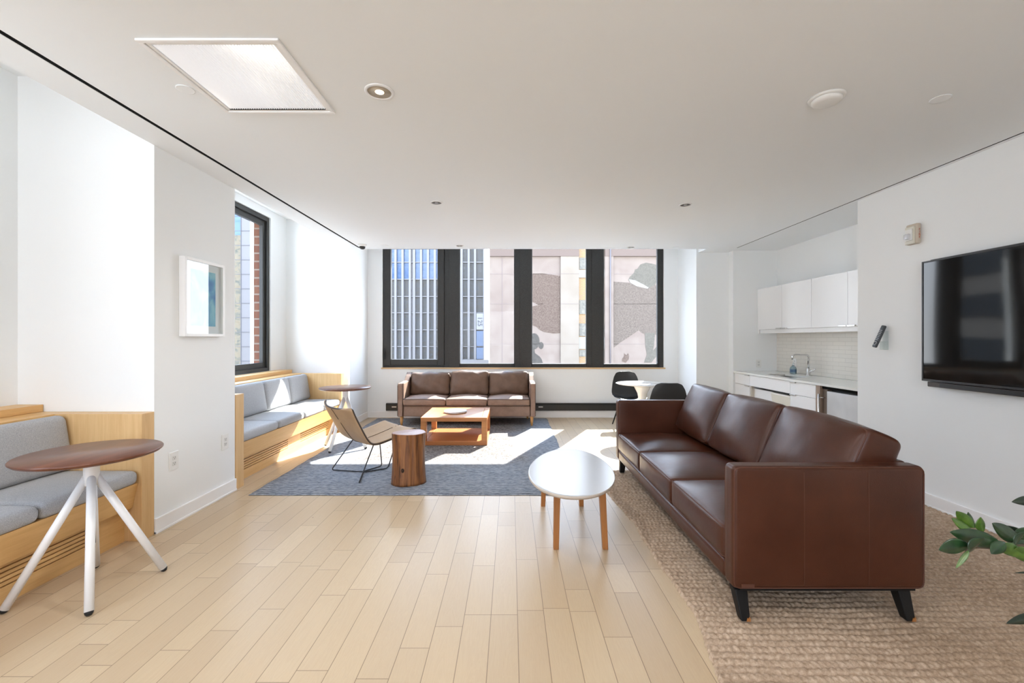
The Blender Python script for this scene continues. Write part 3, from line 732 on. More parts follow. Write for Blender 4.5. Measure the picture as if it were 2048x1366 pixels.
# ------------------------------------------------------------------ big leather sofa
def rect_path(pts, r=.02, n=4):
    """rounded closed path through corner points (3D)"""
    out_ = []; P = [Vector(p) for p in pts]; m_ = len(P)
    for i in range(m_):
        a, b, c_ = P[i-1], P[i], P[(i+1) % m_]
        d1 = (a-b).normalized()*min(r, (a-b).length/2); d2 = (c_-b).normalized()*min(r, (c_-b).length/2)
        for k in range(n+1):
            t = k/n; out_.append((b+d1)*(1-t)**2 + b*2*t*(1-t) + (b+d2)*t*t)
    return out_
def big_sofa():
    X0, X1, Ya, Yb = 1.032, 1.925, 2.03, 4.31; ZT = .737; ZB = .166; t = .092
    s = thing('leather_sofa', 'large cognac brown leather three-seat sofa on the beige braided rug', 'sofa', ((X0+X1)/2, (Ya+Yb)/2, .015))
    for k, (a, b_) in enumerate(((Ya, Ya+t), (Yb-t, Yb))):
        arm = MB().soft(((X0+X1)/2, (a+b_)/2, (ZT+ZB)/2), (X1-X0, b_-a, ZT-ZB), .022, (0,.006,0), m=12).build('armrest', M_brown, s)
        for yy, sg in ((a, -1), (b_, 1)):
            ey = yy - sg*.004
            pts = [(X0+.006, ey, ZB+.006), (X1-.006, ey, ZB+.006), (X1-.006, ey, ZT-.006), (X0+.006, ey, ZT-.006)]
            MB().tube(rect_path(pts, .03), .0032, 8, closed=True).build('piping', M_seam, arm)
        if k == 0:
            for f in (.365, .70):
                x = X0+(X1-X0)*f
                MB().tube([(x, a+.03, ZT+.0004), (x+.004, a-.0005+.012, ZT-.004), (x, a-.0025, ZT-.03), (x, a-.0058, .5), (x, a-.0045, ZB+.05), (x, a-.001, ZB+.02)], .0013, 6).build('panel_seam', M_seam, arm)
            MB().box(X0+.035, X0+.095, a-.0045, a-.0005, ZB+.012, ZB+.028).build('maker_tag', M_seam, arm)
    MB().soft((X1-.05, (Ya+Yb)/2, (ZT+ZB)/2), (.10, Yb-Ya-2*t+.01, ZT-ZB), .022, m=12).build('back_frame', M_brown, s)
    rail = MB().soft(((X0+X1)/2-.04, (Ya+Yb)/2, .213), (X1-X0-.085, Yb-Ya-2*t+.006, .10), .026, (.004,0,0), m=14).build('seat_rail', M_brown, s)
    for yy in (2.82, 3.52):
        MB().tube([(X0+.0005, yy, .185), (X0-.0022, yy, .213), (X0+.0005, yy, .245)], .0014, 6).build('panel_seam', M_thread, rail)
    MB().box(X0+.04, X1-.03, Ya+.02, Yb-.02, .15, .175).build('underframe', M_dkpl, s)
    js = [Ya+t, 2.82, 3.52, Yb-t]
    for i in range(3):
        a, b_ = js[i]+.003, js[i+1]-.003
        xc0, xc1 = X0-.002, 1.70
        cu = MB().soft(((xc0+xc1)/2, (a+b_)/2, .344), (xc1-xc0, b_-a, .158), .024, (.010,.003,.048), m=16, wr=.0012, seed=i+2).build('seat_cushion', M_brown, s)
        for zz in (.419, .270):
            pts = [(xc0+.005, a+.006, zz), (xc1-.006, a+.006, zz), (xc1-.006, b_-.006, zz), (xc0+.005, b_-.006, zz)]
            MB().tube(rect_path(pts, .025), .0034, 8, closed=True).build('piping', M_seam, cu)
    for i in range(3):
        a, b_ = js[i]+.004, js[i+1]-.004
        th = math.radians(23); R = Matrix.Rotation(th, 3, 'Y') @ Matrix.Rotation(math.radians((1.5,-1,1)[i]), 3, 'X')
        cx, cz = 1.745, .660
        cu = MB().soft((cx, (a+b_)/2, cz), (.20, b_-a, .455), .038, (.062,.0,.018), M=R, m=16, wr=.0018, seed=i+11).build('back_cushion', M_brown, s)
        for xx in (-.0895,):
            pts = [(xx, -(b_-a)/2+.0105, -.217), (xx, (b_-a)/2-.0105, -.217), (xx, (b_-a)/2-.0105, .2175), (xx, -(b_-a)/2+.0105, .2175)]
            P = [R @ p + Vector((cx, (a+b_)/2, cz)) for p in rect_path(pts, .04, 8)]
            MB().tube(P, .0036, 8, closed=True).build('piping', M_seam, cu)
    for (x, y, s1) in ((X0+.052, Ya+.06, -1), (X1-.075, Ya+.06, -1), (X0+.052, Yb-.06, 1), (X1-.075, Yb-.06, 1)):
        m = MB(); z1 = .152; z0 = .0222
        w0, w1 = .030, .021; yy0 = y + s1*.045
        m.add([(x-w1+.004,yy0-w1,z0),(x+w1+.004,yy0-w1,z0),(x+w1+.004,yy0+w1,z0),(x-w1+.004,yy0+w1,z0),(x-w0,y-w0,z1),(x+w0,y-w0,z1),(x+w0,y+w0,z1),(x-w0,y+w0,z1)],
              [(3,2,1,0),(4,5,6,7),(0,1,5,4),(1,2,6,5),(2,3,7,6),(3,0,4,7)])
        lg = m.build('leg', M_dkpl, s, bevel=.005)
        if s1 < 0:
            fy = yy0 - w1 - .0006
            MB().prism([(x+.006, z0), (x+.0245, z0), (x+.0245, z0+.012), (x+.020, z0+.022), (x+.015, z0+.013), (x+.011, z0+.017)], 'y', fy, fy+.002).build('worn_patch', M_orleg, lg)['label'] = 'chipped bare wood patch at the foot'
    return s
big_sofa()

# ------------------------------------------------------------------ window sofa (taupe)
def window_sofa():
    X0, X1, Ya, Yb = -1.715, .373, 6.60, 7.32
    s = thing('window_sofa', 'faded taupe leather three-seat sofa under the back window', 'sofa', ((X0+X1)/2, (Ya+Yb)/2, 0))
    for sg, xo in ((-1, X0), (1, X1)):
        xi = xo - sg*.082
        a_, b_ = min(xo, xi), max(xo, xi)
        # arm: side panel sloping up to the back wing
        prof = [(Ya, .155), (Yb, .155), (Yb, .775), (Yb-.10, .78), (Yb-.19, .735), (Yb-.30, .665), (Ya+.02, .655), (Ya, .64)]
        arm = MB().prism(prof, 'x', a_, b_).build('armrest', M_taupe, s, bevel=.012, seg=3)
        for xx in (a_+.004, b_-.004):
            MB().tube([(xx, Ya-.001, .17), (xx, Ya-.002, .62), (xx, Ya+.02, .6565), (xx, Yb-.30, .6665), (xx, Yb-.19, .7365), (xx, Yb-.10, .7805)], .0032, 6).build('piping', M_taupeseam, arm)
    MB().soft(((X0+X1)/2, Yb-.06, .46), (X1-X0-.15, .11, .63), .03, (0,0,0)).build('back_frame', M_taupe, s)
    MB().soft(((X0+X1)/2, (Ya+Yb)/2, .235), (X1-X0-.16, Yb-Ya-.03, .165), .02).build('seat_base', M_taupe, s)
    js = [X0+.085, X7(891.3, 6.6), X7(974.5, 6.6), X1-.085]
    for i in range(3):
        a, b_ = js[i]+.003, js[i+1]-.003
        cu = MB().soft(((a+b_)/2, 6.83, .372), (b_-a, .50, .105), .028, (0,.006,.038), wr=.003, seed=i+31, m=16).build('seat_cushion', M_taupe, s)
        for zz in (.420, .326):
            pts = [(a+.004, 6.583, zz), (b_-.004, 6.583, zz), (b_-.004, 7.07, zz), (a+.004, 7.07, zz)]
            MB().tube(rect_path(pts, .03), .0035, 6, closed=True).build('piping', M_taupeseam, cu)
        th = math.radians(-14); R = Matrix.Rotation(th, 3, 'X') @ Matrix.Rotation(math.radians((0,0,-1.5)[i]), 3, 'Y')
        hh = (.36,.385,.375)[i]
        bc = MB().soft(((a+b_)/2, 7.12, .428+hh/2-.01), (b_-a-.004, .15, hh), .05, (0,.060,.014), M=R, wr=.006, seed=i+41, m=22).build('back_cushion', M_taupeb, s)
        w_ = (b_-a-.004)/2-.008; pts = [(-w_, -.05, -hh/2+.01), (w_, -.05, -hh/2+.01), (w_, -.05, hh/2-.008), (-w_, -.05, hh/2-.008)]
        P = [R @ p + Vector(((a+b_)/2, 7.12, .428+hh/2-.01)) for p in rect_path(pts, .05, 6)]
        MB().tube(P, .0035, 6, closed=True).build('piping', M_taupeseam, bc)
    for x, y in ((X7(803.5,6.65), 6.645), (.315, 6.645), (X0+.24, 7.22), (X1-.1, 7.22)):
        MB().tube([(x, y, .155), (x, y, .014)], [.028,.015], 14).build('leg', M_feet, s)
    return s
window_sofa()

# ------------------------------------------------------------------ coffee table and tray
def coffee_table():
    x0, x1, y0, y1 = -1.118, -.296, 5.41, 6.21; zt_ = .358; w_ = .068
    t = thing('coffee_table', 'square honey-coloured wooden coffee table with lower shelf on the blue rug', 'table', ((x0+x1)/2, (y0+y1)/2, 0))
    top = MB(); top.box(x0, x1, y0, y0+w_, zt_-.05, zt_); top.box(x0, x1, y1-w_, y1, zt_-.05, zt_); top.box(x0, x0+w_, y0+w_, y1-w_, zt_-.05, zt_); top.box(x1-w_, x1, y0+w_, y1-w_, zt_-.05, zt_)
    top.build('top_frame', M_cherry, t, bevel=.003)
    MB().box(x0+w_+.003, x1-w_-.003, y0+w_+.003, y1-w_-.003, zt_-.04, zt_-.001).build('top_panel', M_cherry, t, bevel=.001)
    for x in (x0, x1-w_):
        for y in (y0, y1-w_):
            MB().box(x, x+w_, y, y+w_, .0675, zt_-.05).build('leg', M_cherry, t, bevel=.002)
    b = MB(); b.box(x0, x1, y0, y0+w_, .014, .067); b.box(x0, x1, y1-w_, y1, .014, .067); b.box(x0, x0+w_, y0+w_, y1-w_, .014, .067); b.box(x1-w_, x1, y0+w_, y1-w_, .014, .067)
    b.build('bottom_frame', M_cherryd, t, bevel=.003)
    MB().box(x0+w_+.002, x1-w_-.002, y0+w_+.002, y1-w_-.002, .03, .065).build('lower_shelf', M_cherryd, t)
coffee_table()
M_marble = mat_speck('white_marble', [(.35, (.62,.63,.66)), (.5, (.78,.78,.79)), (.7, (.84,.84,.84))], 6, (1,2,1), .2)
o = MB().lathe([(.13,0),(.148,.004),(.150,.026),(.144,.028),(.138,.016),(0,.015)], (-.735,5.80,.3585), n=60).build('round_tray', M_marble, None, origin=(-.735,5.80,.3585))
tag(o, 'low round white marble tray on the coffee table', 'tray')

# ------------------------------------------------------------------ stump stool
def stump():
    c = (-.94, 4.02); m = MB(); n = 96; nz = 22
    rng = random.Random(3)
    def rad(a, z):
        r = 1 + .045*math.sin(2*a+.6) + .03*math.sin(3*a+1.9) + .012*math.sin(7*a+2) + .008*math.sin(13*a+z*2)
        r *= 1.06 - .10*math.sin(min(1, z/.47)*math.pi)*(.6+.4*math.sin(a)) + (.05*(1-z/.47)**3)
        # cracks
        for ca, cw in ((-1.15,.02), (-1.75,.013), (-.55,.02), (-2.3,.015)):
            d = abs((a-ca+math.pi) % (2*math.pi)-math.pi)
            if d < .07: r -= .06*max(0, 1-d/(cw*2.2))
        return r
    base = .014
    prof = [base+ (.47-base)*i/nz for i in range(nz+1)]
    vs = []; fs = []
    for z in prof:
        for k in range(n):
            a = 2*math.pi*k/n - math.pi; r = rad(a, z)
            tilt = .004*math.sin(a*2) if z > .46 else 0
            vs.append((c[0]+.137*r*math.cos(a), c[1]+.122*r*math.sin(a), z+tilt))
    for i in range(nz):
        for k in range(n):
            l = (k+1) % n; fs.append((i*n+k, i*n+l, (i+1)*n+l, (i+1)*n+k))
    m.add(vs, fs, True)
    m.f.append(tuple(range(n))[::-1])
    M_bark, nn, l, b = new('cedar_trunk')
    v = coords(nn, l, (26,26,1.6), 'Position'); a = noise(nn, l, v, 1.3, 5, .65, .5)
    v2 = coords(nn, l, (5,5,.9), 'Position'); a2 = noise(nn, l, v2, 1.6, 3, .6)
    cc = ramp(nn, l, a, [(.34, (.030,.011,.005)), (.43, (.15,.055,.018)), (.58, (.26,.105,.033)), (.72, (.34,.155,.058))])
    cc = mixc(nn, l, ramp(nn, l, a2, [(.58, (0,0,0)), (.68, (1,1,1))]), cc, (.06,.025,.012))
    l.new(cc, b.inputs['Base Color']); b.inputs['Roughness'].default_value = .42; bump(nn, l, b, a, .35, .006)
    t = thing('stump_stool', 'polished cedar tree-trunk side table standing beside the tan chair', 'stool', (c[0], c[1], 0))
    m.build('trunk', M_bark, t)
    # top slice
    M_end, nn, l, b = new('cedar_end_grain')
    g = nn.new('ShaderNodeNewGeometry'); mp = nn.new('ShaderNodeMapping'); mp.inputs['Location'].default_value = (.94,-4.02,0)
    l.new(g.outputs['Position'], mp.inputs[0]); wv = nn.new('ShaderNodeTexWave'); wv.wave_type = 'RINGS'; wv.rings_direction = 'Z'
    wv.inputs['Scale'].default_value = 22; wv.inputs['Distortion'].default_value = 1.5; l.new(mp.outputs[0], wv.inputs['Vector'])
    l.new(ramp(nn, l, wv.outputs['Fac'], [(0, (.22,.09,.05)), (1, (.36,.17,.10))]), b.inputs['Base Color']); b.inputs['Roughness'].default_value = .35
    m2 = MB(); ring = []
    for k in range(n):
        a = 2*math.pi*k/n - math.pi; r = rad(a, .47)
        ring.append((c[0]+.137*r*math.cos(a), c[1]+.122*r*math.sin(a), .4705+.004*math.sin(a*2)))
    vs = ring + [(x, y, z+.003) if False else (c[0]+(x-c[0])*.965, c[1]+(y-c[1])*.965, z+.004) for x, y, z in ring] + [(c[0], c[1], .4745)]
    fs = [(k, (k+1) % n, n+(k+1) % n, n+k) for k in range(n)] + [(n+k, n+(k+1) % n, 2*n) for k in range(n)]
    m2.add(vs, fs, False); m2.build('cut_top', M_end, t)
    # knots
    for (pxx, pyy, rr) in ((806, 940.5, .017), (792, 956, .021)):
        X = (pxx-VX)/F*3.905; z = H-(pyy-VY)/F*3.905
        yy = c[1] - .122*1.085*math.sqrt(max(0, 1-((X-c[0])/.142)**2))
        kn = MB()
        for q, rr2 in enumerate((rr, rr*.55)):
            kn.tube([(X+rr2*.62*math.cos(a), yy-.002 + (abs(math.cos(a))*.006 if q == 0 else .002), z+rr2*math.sin(a)) for a in [2*math.pi*k/18 for k in range(18)]], .003, 6, closed=True)
        kn.build('knot', flat('knot_dark', (.02,.009,.005), .6) if 'knot_dark' not in MATS else MATS['knot_dark'], t)
stump()

# ------------------------------------------------------------------ tan sling chair
def tan_chair():
    C = Vector((-1.494, 4.27, 0)); f = Vector((.70,.714,0)).normalized(); w_ = Vector((-f.y, f.x, 0))
    t = thing('lounge_chair', 'tan leather lounge chair with black wire legs beside the tree-trunk table', 'chair', C)
    # profile: (along f, z)
    prof = [(.468,.403),(.458,.415),(.42,.410),(.32,.385),(.18,.352),(.06,.333),(-.01,.345),(-.058,.385),(-.108,.455),(-.16,.54),(-.21,.62),(-.243,.673),(-.258,.688)]
    # catmull through
    P = []
    for i in range(len(prof)-1):
        p0 = prof[max(i-1,0)]; p1 = prof[i]; p2 = prof[i+1]; p3 = prof[min(i+2, len(prof)-1)]
        for k in range(4):
            u = k/4
            P.append(tuple(.5*((2*p1[j]) + (-p0[j]+p2[j])*u + (2*p0[j]-5*p1[j]+4*p2[j]-p3[j])*u*u + (-p0[j]+3*p1[j]-3*p2[j]+p3[j])*u**3) for j in (0,1)))
    P.append(prof[-1]); n = len(P)-1
    def surf(u, v):
        i = u*n; a = P[min(int(i), n)]
        s_ = 2*v-1
        hw = .30 - .012*math.sin(u*math.pi)
        if u > .93: hw *= 1-.10*((u-.93)/.07)**2
        if u < .06: hw *= 1-.06*((.06-u)/.06)**2
        back = max(0, (u-.45)/.55)
        curl = (.060*back)*abs(s_)**3           # sides wrap forward
        lift = .012*abs(s_)**3*(1-back) + .035*max(0, (u-.8)/.2)*(s_**2)*(1 if s_ > 0 else .25) - .0*back
        pos = C + f*(a[0]+curl) + w_*(s_*hw)
        return (pos.x, pos.y, a[1]+lift)
    m = MB().grid(surf, n, 22); sh = m.build('seat_shell', M_tan, t, solid=.022)
    sh.modifiers[0].offset = 0
    pip = MB()
    for s_ in (0, 1):
        pass
    loop = [surf(i/n, 0) for i in range(n+1)] + [surf(1, j/22) for j in range(1, 22)] + [surf(1-i/n, 1) for i in range(n+1)] + [surf(0, 1-j/22) for j in range(1, 22)]
    pip.tube(loop, .0075, 8, closed=True); pip.build('edge_piping', M_tanseam, sh)
    def off(u, v, d):
        p = Vector(surf(u, v)); a = Vector(surf(min(1, u+.01), v))-Vector(surf(max(0, u-.01), v)); b_ = Vector(surf(u, min(1, v+.02)))-Vector(surf(u, max(0, v-.02)))
        nn = a.cross(b_).normalized(); return p + nn*d
    d = .0132
    tst = off(.8, .5, 1) - Vector(surf(.8, .5))
    for vv in (.25,) :
        MB().tube([off(.42+.57*i/30, .5+.0, (-1 if tst.dot(f) > 0 else 1)*d) for i in range(31)], .0022, 6).build('back_seam', M_tanseam, sh)
    MB().tube([off(.03+.42*i/30, .5, (1 if tst.z > 0 or tst.dot(f) > 0 else -1)*d) for i in range(31)], .0022, 6).build('seat_seam', M_tanseam, sh)
    def W(a, b_, z): p = C + f*a + w_*b_; return (p.x, p.y, z)
    J = (.05, 0)
    base = MB(); r = .0058; zf = .021
    def smooth_path(pts, rr=.03):
        P_ = [Vector(p) for p in pts]; o_ = [P_[0]]
        for i in range(1, len(P_)-1):
            a, b_, c_ = P_[i-1], P_[i], P_[i+1]
            d1 = (a-b_).normalized()*rr; d2 = (c_-b_).normalized()*rr
            for k in range(6):
                q = k/5; o_.append((b_+d1)*(1-q)**2 + b_*2*q*(1-q) + (b_+d2)*q*q)
        o_.append(P_[-1]); return o_
    for sg in (1, -1):
        pts = [W(.06, sg*.20, .325), W(-.135, sg*.292, zf), W(J[0], sg*.012, zf), W(.29, sg*.06, zf), W(.33, sg*.20, .375)]
        MB().tube(smooth_path(pts, .03), r, 10).build('leg', M_blackm, t)
    MB().tube([W(.06, -.21, .325), W(.06, .21, .325)], r, 8).build('cross_bar', M_blackm, t)
    MB().tube([W(.33, -.21, .372), W(.33, .21, .372)], r, 8).build('cross_bar', M_blackm, t)
    return t
tan_chair()

# ------------------------------------------------------------------ oval table
def oval_table():
    c = (.415, 3.05); a_, b_ = .288, .555
    t = thing('oval_table', 'low egg-shaped white-topped table with orange-brown wooden legs', 'table', (c[0], c[1], 0))
    def pt(q, s, z):
        x = a_*s*math.cos(q)*(1+.10*math.sin(-q)) ; y = b_*s*math.sin(q)
        th = math.radians(6); return (c[0]+x*math.cos(th)-y*math.sin(th)*(-1), c[1]-x*math.sin(th)*1+y*math.cos(th), z)
    n = 96; zt_ = .430
    m = MB(); rings = [(.0, zt_), (.97, zt_), (.992, zt_-.001)]
    vs = [(c[0], c[1], zt_)]; 
    for s_, z in rings[1:]:
        vs += [pt(2*math.pi*k/n, s_, z) for k in range(n)]
    fs = [(0, 1+k, 1+(k+1) % n) for k in range(n)] + [(1+k, 1+n+k, 1+n+(k+1) % n, 1+(k+1) % n) for k in range(n)]
    m.add(vs, fs, False); m.build('white_top', M_tabwhite, t)
    m = MB(); vs = []
    for s_, z in ((.992, zt_-.001), (1.0, zt_-.004), (1.0, zt_-.012), (.975, zt_-.024)):
        vs += [pt(2*math.pi*k/n, s_, z) for k in range(n)]
    fs = [(i*n+k, (i+1)*n+k, (i+1)*n+(k+1) % n, i*n+(k+1) % n) for i in range(3) for k in range(n)] + [tuple(3*n+k for k in range(n))]
    m.add(vs, fs); m.build('edge_band', M_tabedge, t)
    for (x, y, dx, dy) in ((.285,2.775,-.010,-.02), (.597,2.775,.018,-.02), (.255,3.485,-.012,.03), (.560,3.485,.014,.03)):
        m = MB(); w0, w1 = .021, .017; x2, y2 = x-dx, y-dy
        m.add([(x-w1,y-w1,0),(x+w1,y-w1,0),(x+w1,y+w1,0),(x-w1,y+w1,0),(x2-w0,y2-w0,.406),(x2+w0,y2-w0,.406),(x2+w0,y2+w0,.406),(x2-w0,y2+w0,.406)],
              [(3,2,1,0),(4,5,6,7),(0,1,5,4),(1,2,6,5),(2,3,7,6),(3,0,4,7)])
        m.build('leg', M_orleg, t, bevel=.003)
oval_table()

# ------------------------------------------------------------------ tulip table and shell chairs
tt = thing('pedestal_table', 'round white pedestal table by the window between two charcoal chairs', 'table', (1.77, 5.90, 0))
MB().lathe([(0,.712),(.28,.712),(.335,.722),(.35,.730),(.345,.735),(0,.7355)], (1.77,5.90,0), n=80).build('tabletop', M_gloss, tt)
MB().lathe([(.25,0),(.25,.006),(.20,.018),(.10,.05),(.045,.12),(.036,.22),(.034,.34),(.042,.48),(.065,.60),(.105,.68),(.135,.711)], (1.77,5.90,0), n=48).build('pedestal', M_lacq, tt, smooth=True)
def shell_chair(loc, rz, label):
    """front of the seat towards +Y local"""
    t = thing('shell_chair', label, 'chair', (0,0,0), 'charcoal moulded shell chairs')
    prof = [(.235,.415,.16),(.20,.435,.205),(.10,.425,.23),(-.02,.412,.235),(-.13,.425,.235),(-.185,.47,.232),(-.21,.55,.225),(-.23,.65,.21),(-.248,.74,.185),(-.258,.80,.150),(-.262,.822,.09)]
    n = len(prof)-1
    def s_(u, v):
        i = u*n; k = min(int(i), n-1); q = i-k; a = prof[k]; b_ = prof[k+1]
        y, z, hw = (a[j]*(1-q)+b_[j]*q for j in range(3)); s = 2*v-1
        e = min(1, abs(s))
        lift = .05*e**2.5*(1-abs(2*u-.75)) if u < .6 else 0
        fwd = .045*e**2*max(0, (u-.4)/.6)*(1-max(0, (u-.85)/.15)*.6)
        return (s*hw, y+fwd, z+max(0, lift))
    MB().grid(s_, 30, 16).build('seat_shell', M_shell, t, solid=.007, sub=1)
    for sx_ in (-1, 1):
        for sy_ in (-1, 1):
            MB().tube([(sx_*.10, sy_*.10-.02, .405), (sx_*.205, sy_*.20-.02, .004)], [.013,.009], 10).build('leg', M_dkpl, t)
    MB().tube([(-.15, .14, .25), (.15, -.17, .25)], .004, 6).build('brace', M_dkpl, t)
    MB().tube([(.15, .14, .256), (-.15, -.17, .256)], .004, 6).build('brace', M_dkpl, t)
    t.location = loc; t.rotation_euler = (0,0,rz); return t
ch = shell_chair((1.80, 6.62, 0), math.pi+.05, 'charcoal moulded chair behind the white pedestal table, facing the room')
dup(ch, (1.86, 5.30, 0), -.12, 'charcoal moulded chair in front of the white pedestal table, its back turned', 'charcoal moulded shell chairs')

# ------------------------------------------------------------------ baseboard heater
ht = thing('baseboard_heater', 'long black baseboard heater low on the wall under the back window', 'heater', (.15, 7.36, .13))
m = MB(); m.prism([(7.394,.125),(7.345,.125),(7.340,.135),(7.340,.228),(7.352,.250),(7.394,.250)], 'x', -2.10, 2.45); m.build('housing', M_heater, ht, bevel=.002)
MB().box(-2.10, 2.45, 7.336, 7.3405, .226, .232).build('top_lip', M_black, ht)
MB().box(-2.10, 2.45, 7.35, 7.393, .117, .1245).build('bottom_rail', M_trim, ht)
for xa in (-2.0, X7(1077, 7.34)):
    MB().box(xa, xa+.075, 7.3385, 7.3398, .182, .198).build('silver_label', M_nickel, ht)

# ------------------------------------------------------------------ kitchenette
ct = MB(); zc0, zc1 = .828, .853
ct.box(3.325, 3.971, 4.192, 5.45, zc0, zc1); ct.box(3.325, 3.971, 5.97, 6.538, zc0, zc1); ct.box(3.325, 3.46, 5.45, 5.97, zc0, zc1); ct.box(3.74, 3.971, 5.45, 5.97, zc0, zc1)
o = ct.build('countertop', M_stone, None); tag(o, 'thin white stone countertop in the kitchen niche', 'countertop')
sk = thing('sink', 'small square undermount sink in the white countertop', 'sink', (3.60, 5.71, .65))
m = MB(); m.box(3.455,3.465,5.445,5.975,.66,.827); m.box(3.735,3.745,5.445,5.975,.66,.827); m.box(3.465,3.735,5.445,5.455,.66,.827); m.box(3.465,3.735,5.965,5.975,.66,.827); m.box(3.455,3.745,5.445,5.975,.65,.66)
m.build('basin', flat('sink_steel', (.14,.13,.12), .35, .8), sk)
MB().lathe([(.03,0),(.03,.003),(0,.002)], (3.60,5.71,.66)).build('drain', M_nickel, sk)
fa = thing('faucet', 'chrome swan-neck kitchen faucet behind the sink', 'faucet', (3.87, 5.69, .853))
fx, fyy = 3.87, 5.69
MB().lathe([(.028,0),(.028,.012),(.021,.016),(.021,.085),(.012,.095),(.012,.10)], (fx,fyy,.8535), n=24).build('faucet_body', M_chrome, fa)
pth = [(fx,fyy,.94),(fx,fyy,1.09)] + [(fx-.035+.035*math.cos(a), fyy, 1.09+.035*math.sin(a)) for a in (.3,.6,.9,1.2,1.57)] + [(3.69,fyy,1.125)] + [(3.69-.03*math.sin(a), fyy, 1.095+.03*math.cos(a)) for a in (.4,.8,1.2,1.57)] + [(3.66,fyy,1.065)]
MB().tube(pth, .0125, 14).build('spout', M_chrome, fa)
MB().tube([(fx,fyy,.91),(fx+.02,fyy-.045,.918),(fx+.03,fyy-.085,.945)], [.014,.010,.006], 10).build('faucet_lever', M_chrome, fa)
sb = thing('soap_bottle', 'clear soap bottle with blue label between sink and faucet', 'bottle', (3.87, 6.0, .853))
M_soap = flat('clear_soap', (.45,.60,.66), .08, spec=.6); M_soap.node_tree.nodes['Principled BSDF'].inputs['Transmission Weight'].default_value = .5
MB().lathe([(.036,0),(.040,.006),(.040,.07),(.030,.095),(.013,.105),(.013,.115)], (3.87,6.0,.8535), n=24).build('bottle_body', M_soap, sb, smooth=True)
MB().lathe([(.015,.115),(.015,.128),(.006,.130),(.005,.145),(.012,.147),(.010,.153)], (3.87,6.0,.8535), n=16).build('pump_cap', flat('pump_clear', (.75,.8,.82), .2), sb, smooth=True)
MB().lathe([(.0405,.022),(.0408,.024),(.0408,.060),(.0405,.062)], (3.87,6.0,.8535), n=24).build('bottle_label', flat('blue_label', (.08,.15,.25), .4), sb, smooth=True)
# wall cabinets
for k, (a, b_, lab) in enumerate(((5.362, 6.50, 'white two-door wall cabinet, the far one beside the grey end wall'), (4.195, 5.360, 'white two-door wall cabinet, the near one beside the wall corner'))):
    c_ = thing('wall_cabinet', lab, 'cabinet', (3.83, (a+b_)/2, 1.468), 'white wall cabinets')
    MB().box(3.70, 3.970, a+.001, b_-.001, 1.468, 2.067).build('cabinet_body', M_lacq, c_)
    mid = (5.945, 4.781)[k]
    for (u, v, hs) in ((a, mid, 1), (mid, b_, -1)):
        d_ = MB().box(3.68, 3.698, u+.0015, v-.0015, 1.468, 2.067).build('door', M_lacq, c_, bevel=.001)
        hy = v - .115 if hs == 1 else u + .005
        MB().box(3.662, 3.68, hy, hy+.11, 1.466, 1.484).build('handle', M_nickel, d_, bevel=.002)
    MB().box(3.705, 3.720, a, b_, 1.412, 1.466).build('light_rail', M_lacq, c_)
if True:
    MB().box(3.685, 3.970, 6.502, 6.538, 1.412, 2.067).build('filler_strip', M_lacq, [q for q in bpy.data.objects if q.name == 'wall_cabinet'][0])
# base cabinets
def base_cab(a, b_, lab, sink=False, hside=-1):
    c_ = thing('base_cabinet', lab, 'cabinet', (3.65, (a+b_)/2, 0), 'white base cabinets')
    MB().box(3.40, 3.96, a+.001, b_-.001, .10, .64 if sink else .826).build('cabinet_body', M_lacq, c_)
    if sink:
        m = MB(); m.box(3.36, 3.40, a, a+.016, .10, .826); m.box(3.36, 3.40, b_-.016, b_, .10, .826); m.build('side_panels', flat('cabinet_beige', (.66,.60,.52), .6), c_)
        MB().box(3.345, 3.362, a+.0015, b_-.0015, .676, .822).build('false_front', M_lacq, c_, bevel=.001)
        MB().prism([(3.36,.642),(3.355,.625),(3.40,.30),(3.41,.30),(3.40,.642)], 'y', a+.02, a+.40).build('knee_panel', flat('knee_beige', (.74,.70,.60), .5), c_)
    else:
        for (z0, z1) in ((.676,.822),(.40,.672),(.12,.396)):
            d_ = MB().box(3.345, 3.399, a+.0015, b_-.0015, z0, z1).build('drawer', M_lacq, c_, bevel=.001)
            hy = a+.01 if hside < 0 else b_-.11
            MB().box(3.328, 3.346, hy, hy+.10, z1-.012, z1+.004).build('handle', M_nickel, d_, bevel=.0015)
base_cab(6.13, 6.536, 'white drawer cabinet under the counter at the far grey wall', hside=-1)
base_cab(5.245, 6.128, 'open-fronted white sink cabinet with beige inside', True)
base_cab(4.802, 5.243, 'white drawer cabinet between the sink cabinet and the fridge', hside=1)
MB().box(3.345, 3.96, 4.735, 4.80, .0, .826).build('filler_panel', wood('grey_walnut', (.26,.18,.13), (.36,.27,.20), 'z', .5), bpy.data.objects['base_cabinet.002'])['label'] = 'brown wood filler panel'
fr = thing('mini_fridge', 'small undercounter fridge with pale steel door and bar handle', 'fridge', (3.65, 4.46, 0))
MB().box(3.42, 3.95, 4.20, 4.73, .02, .826).build('fridge_body', M_dark, fr)
M_steel = mat_speck('pale_steel', [(.35, (.55,.56,.57)), (.65, (.66,.67,.68))], 2.5, (1,1,.8), .25, 2)
MB().box(3.36, 3.419, 4.205, 4.655, .10, .775).build('fridge_door', M_steel, fr, bevel=.004)
MB().box(3.37, 3.419, 4.658, 4.728, .10, .79).build('hinge_side', wood('dark_trim', (.10,.07,.05), (.16,.12,.09), 'z', .5), fr)
m = MB().tube([(3.315,4.715,.25),(3.315,4.715,.74)], .010, 12); m.tube([(3.315,4.715,.70),(3.37,4.69,.70)], .006); m.tube([(3.315,4.715,.30),(3.37,4.69,.30)], .006); m.build('handle', M_chrome, fr)
MB().box(3.365, 3.418, 4.205, 4.73, .795, .825).build('top_grille', M_black, fr)

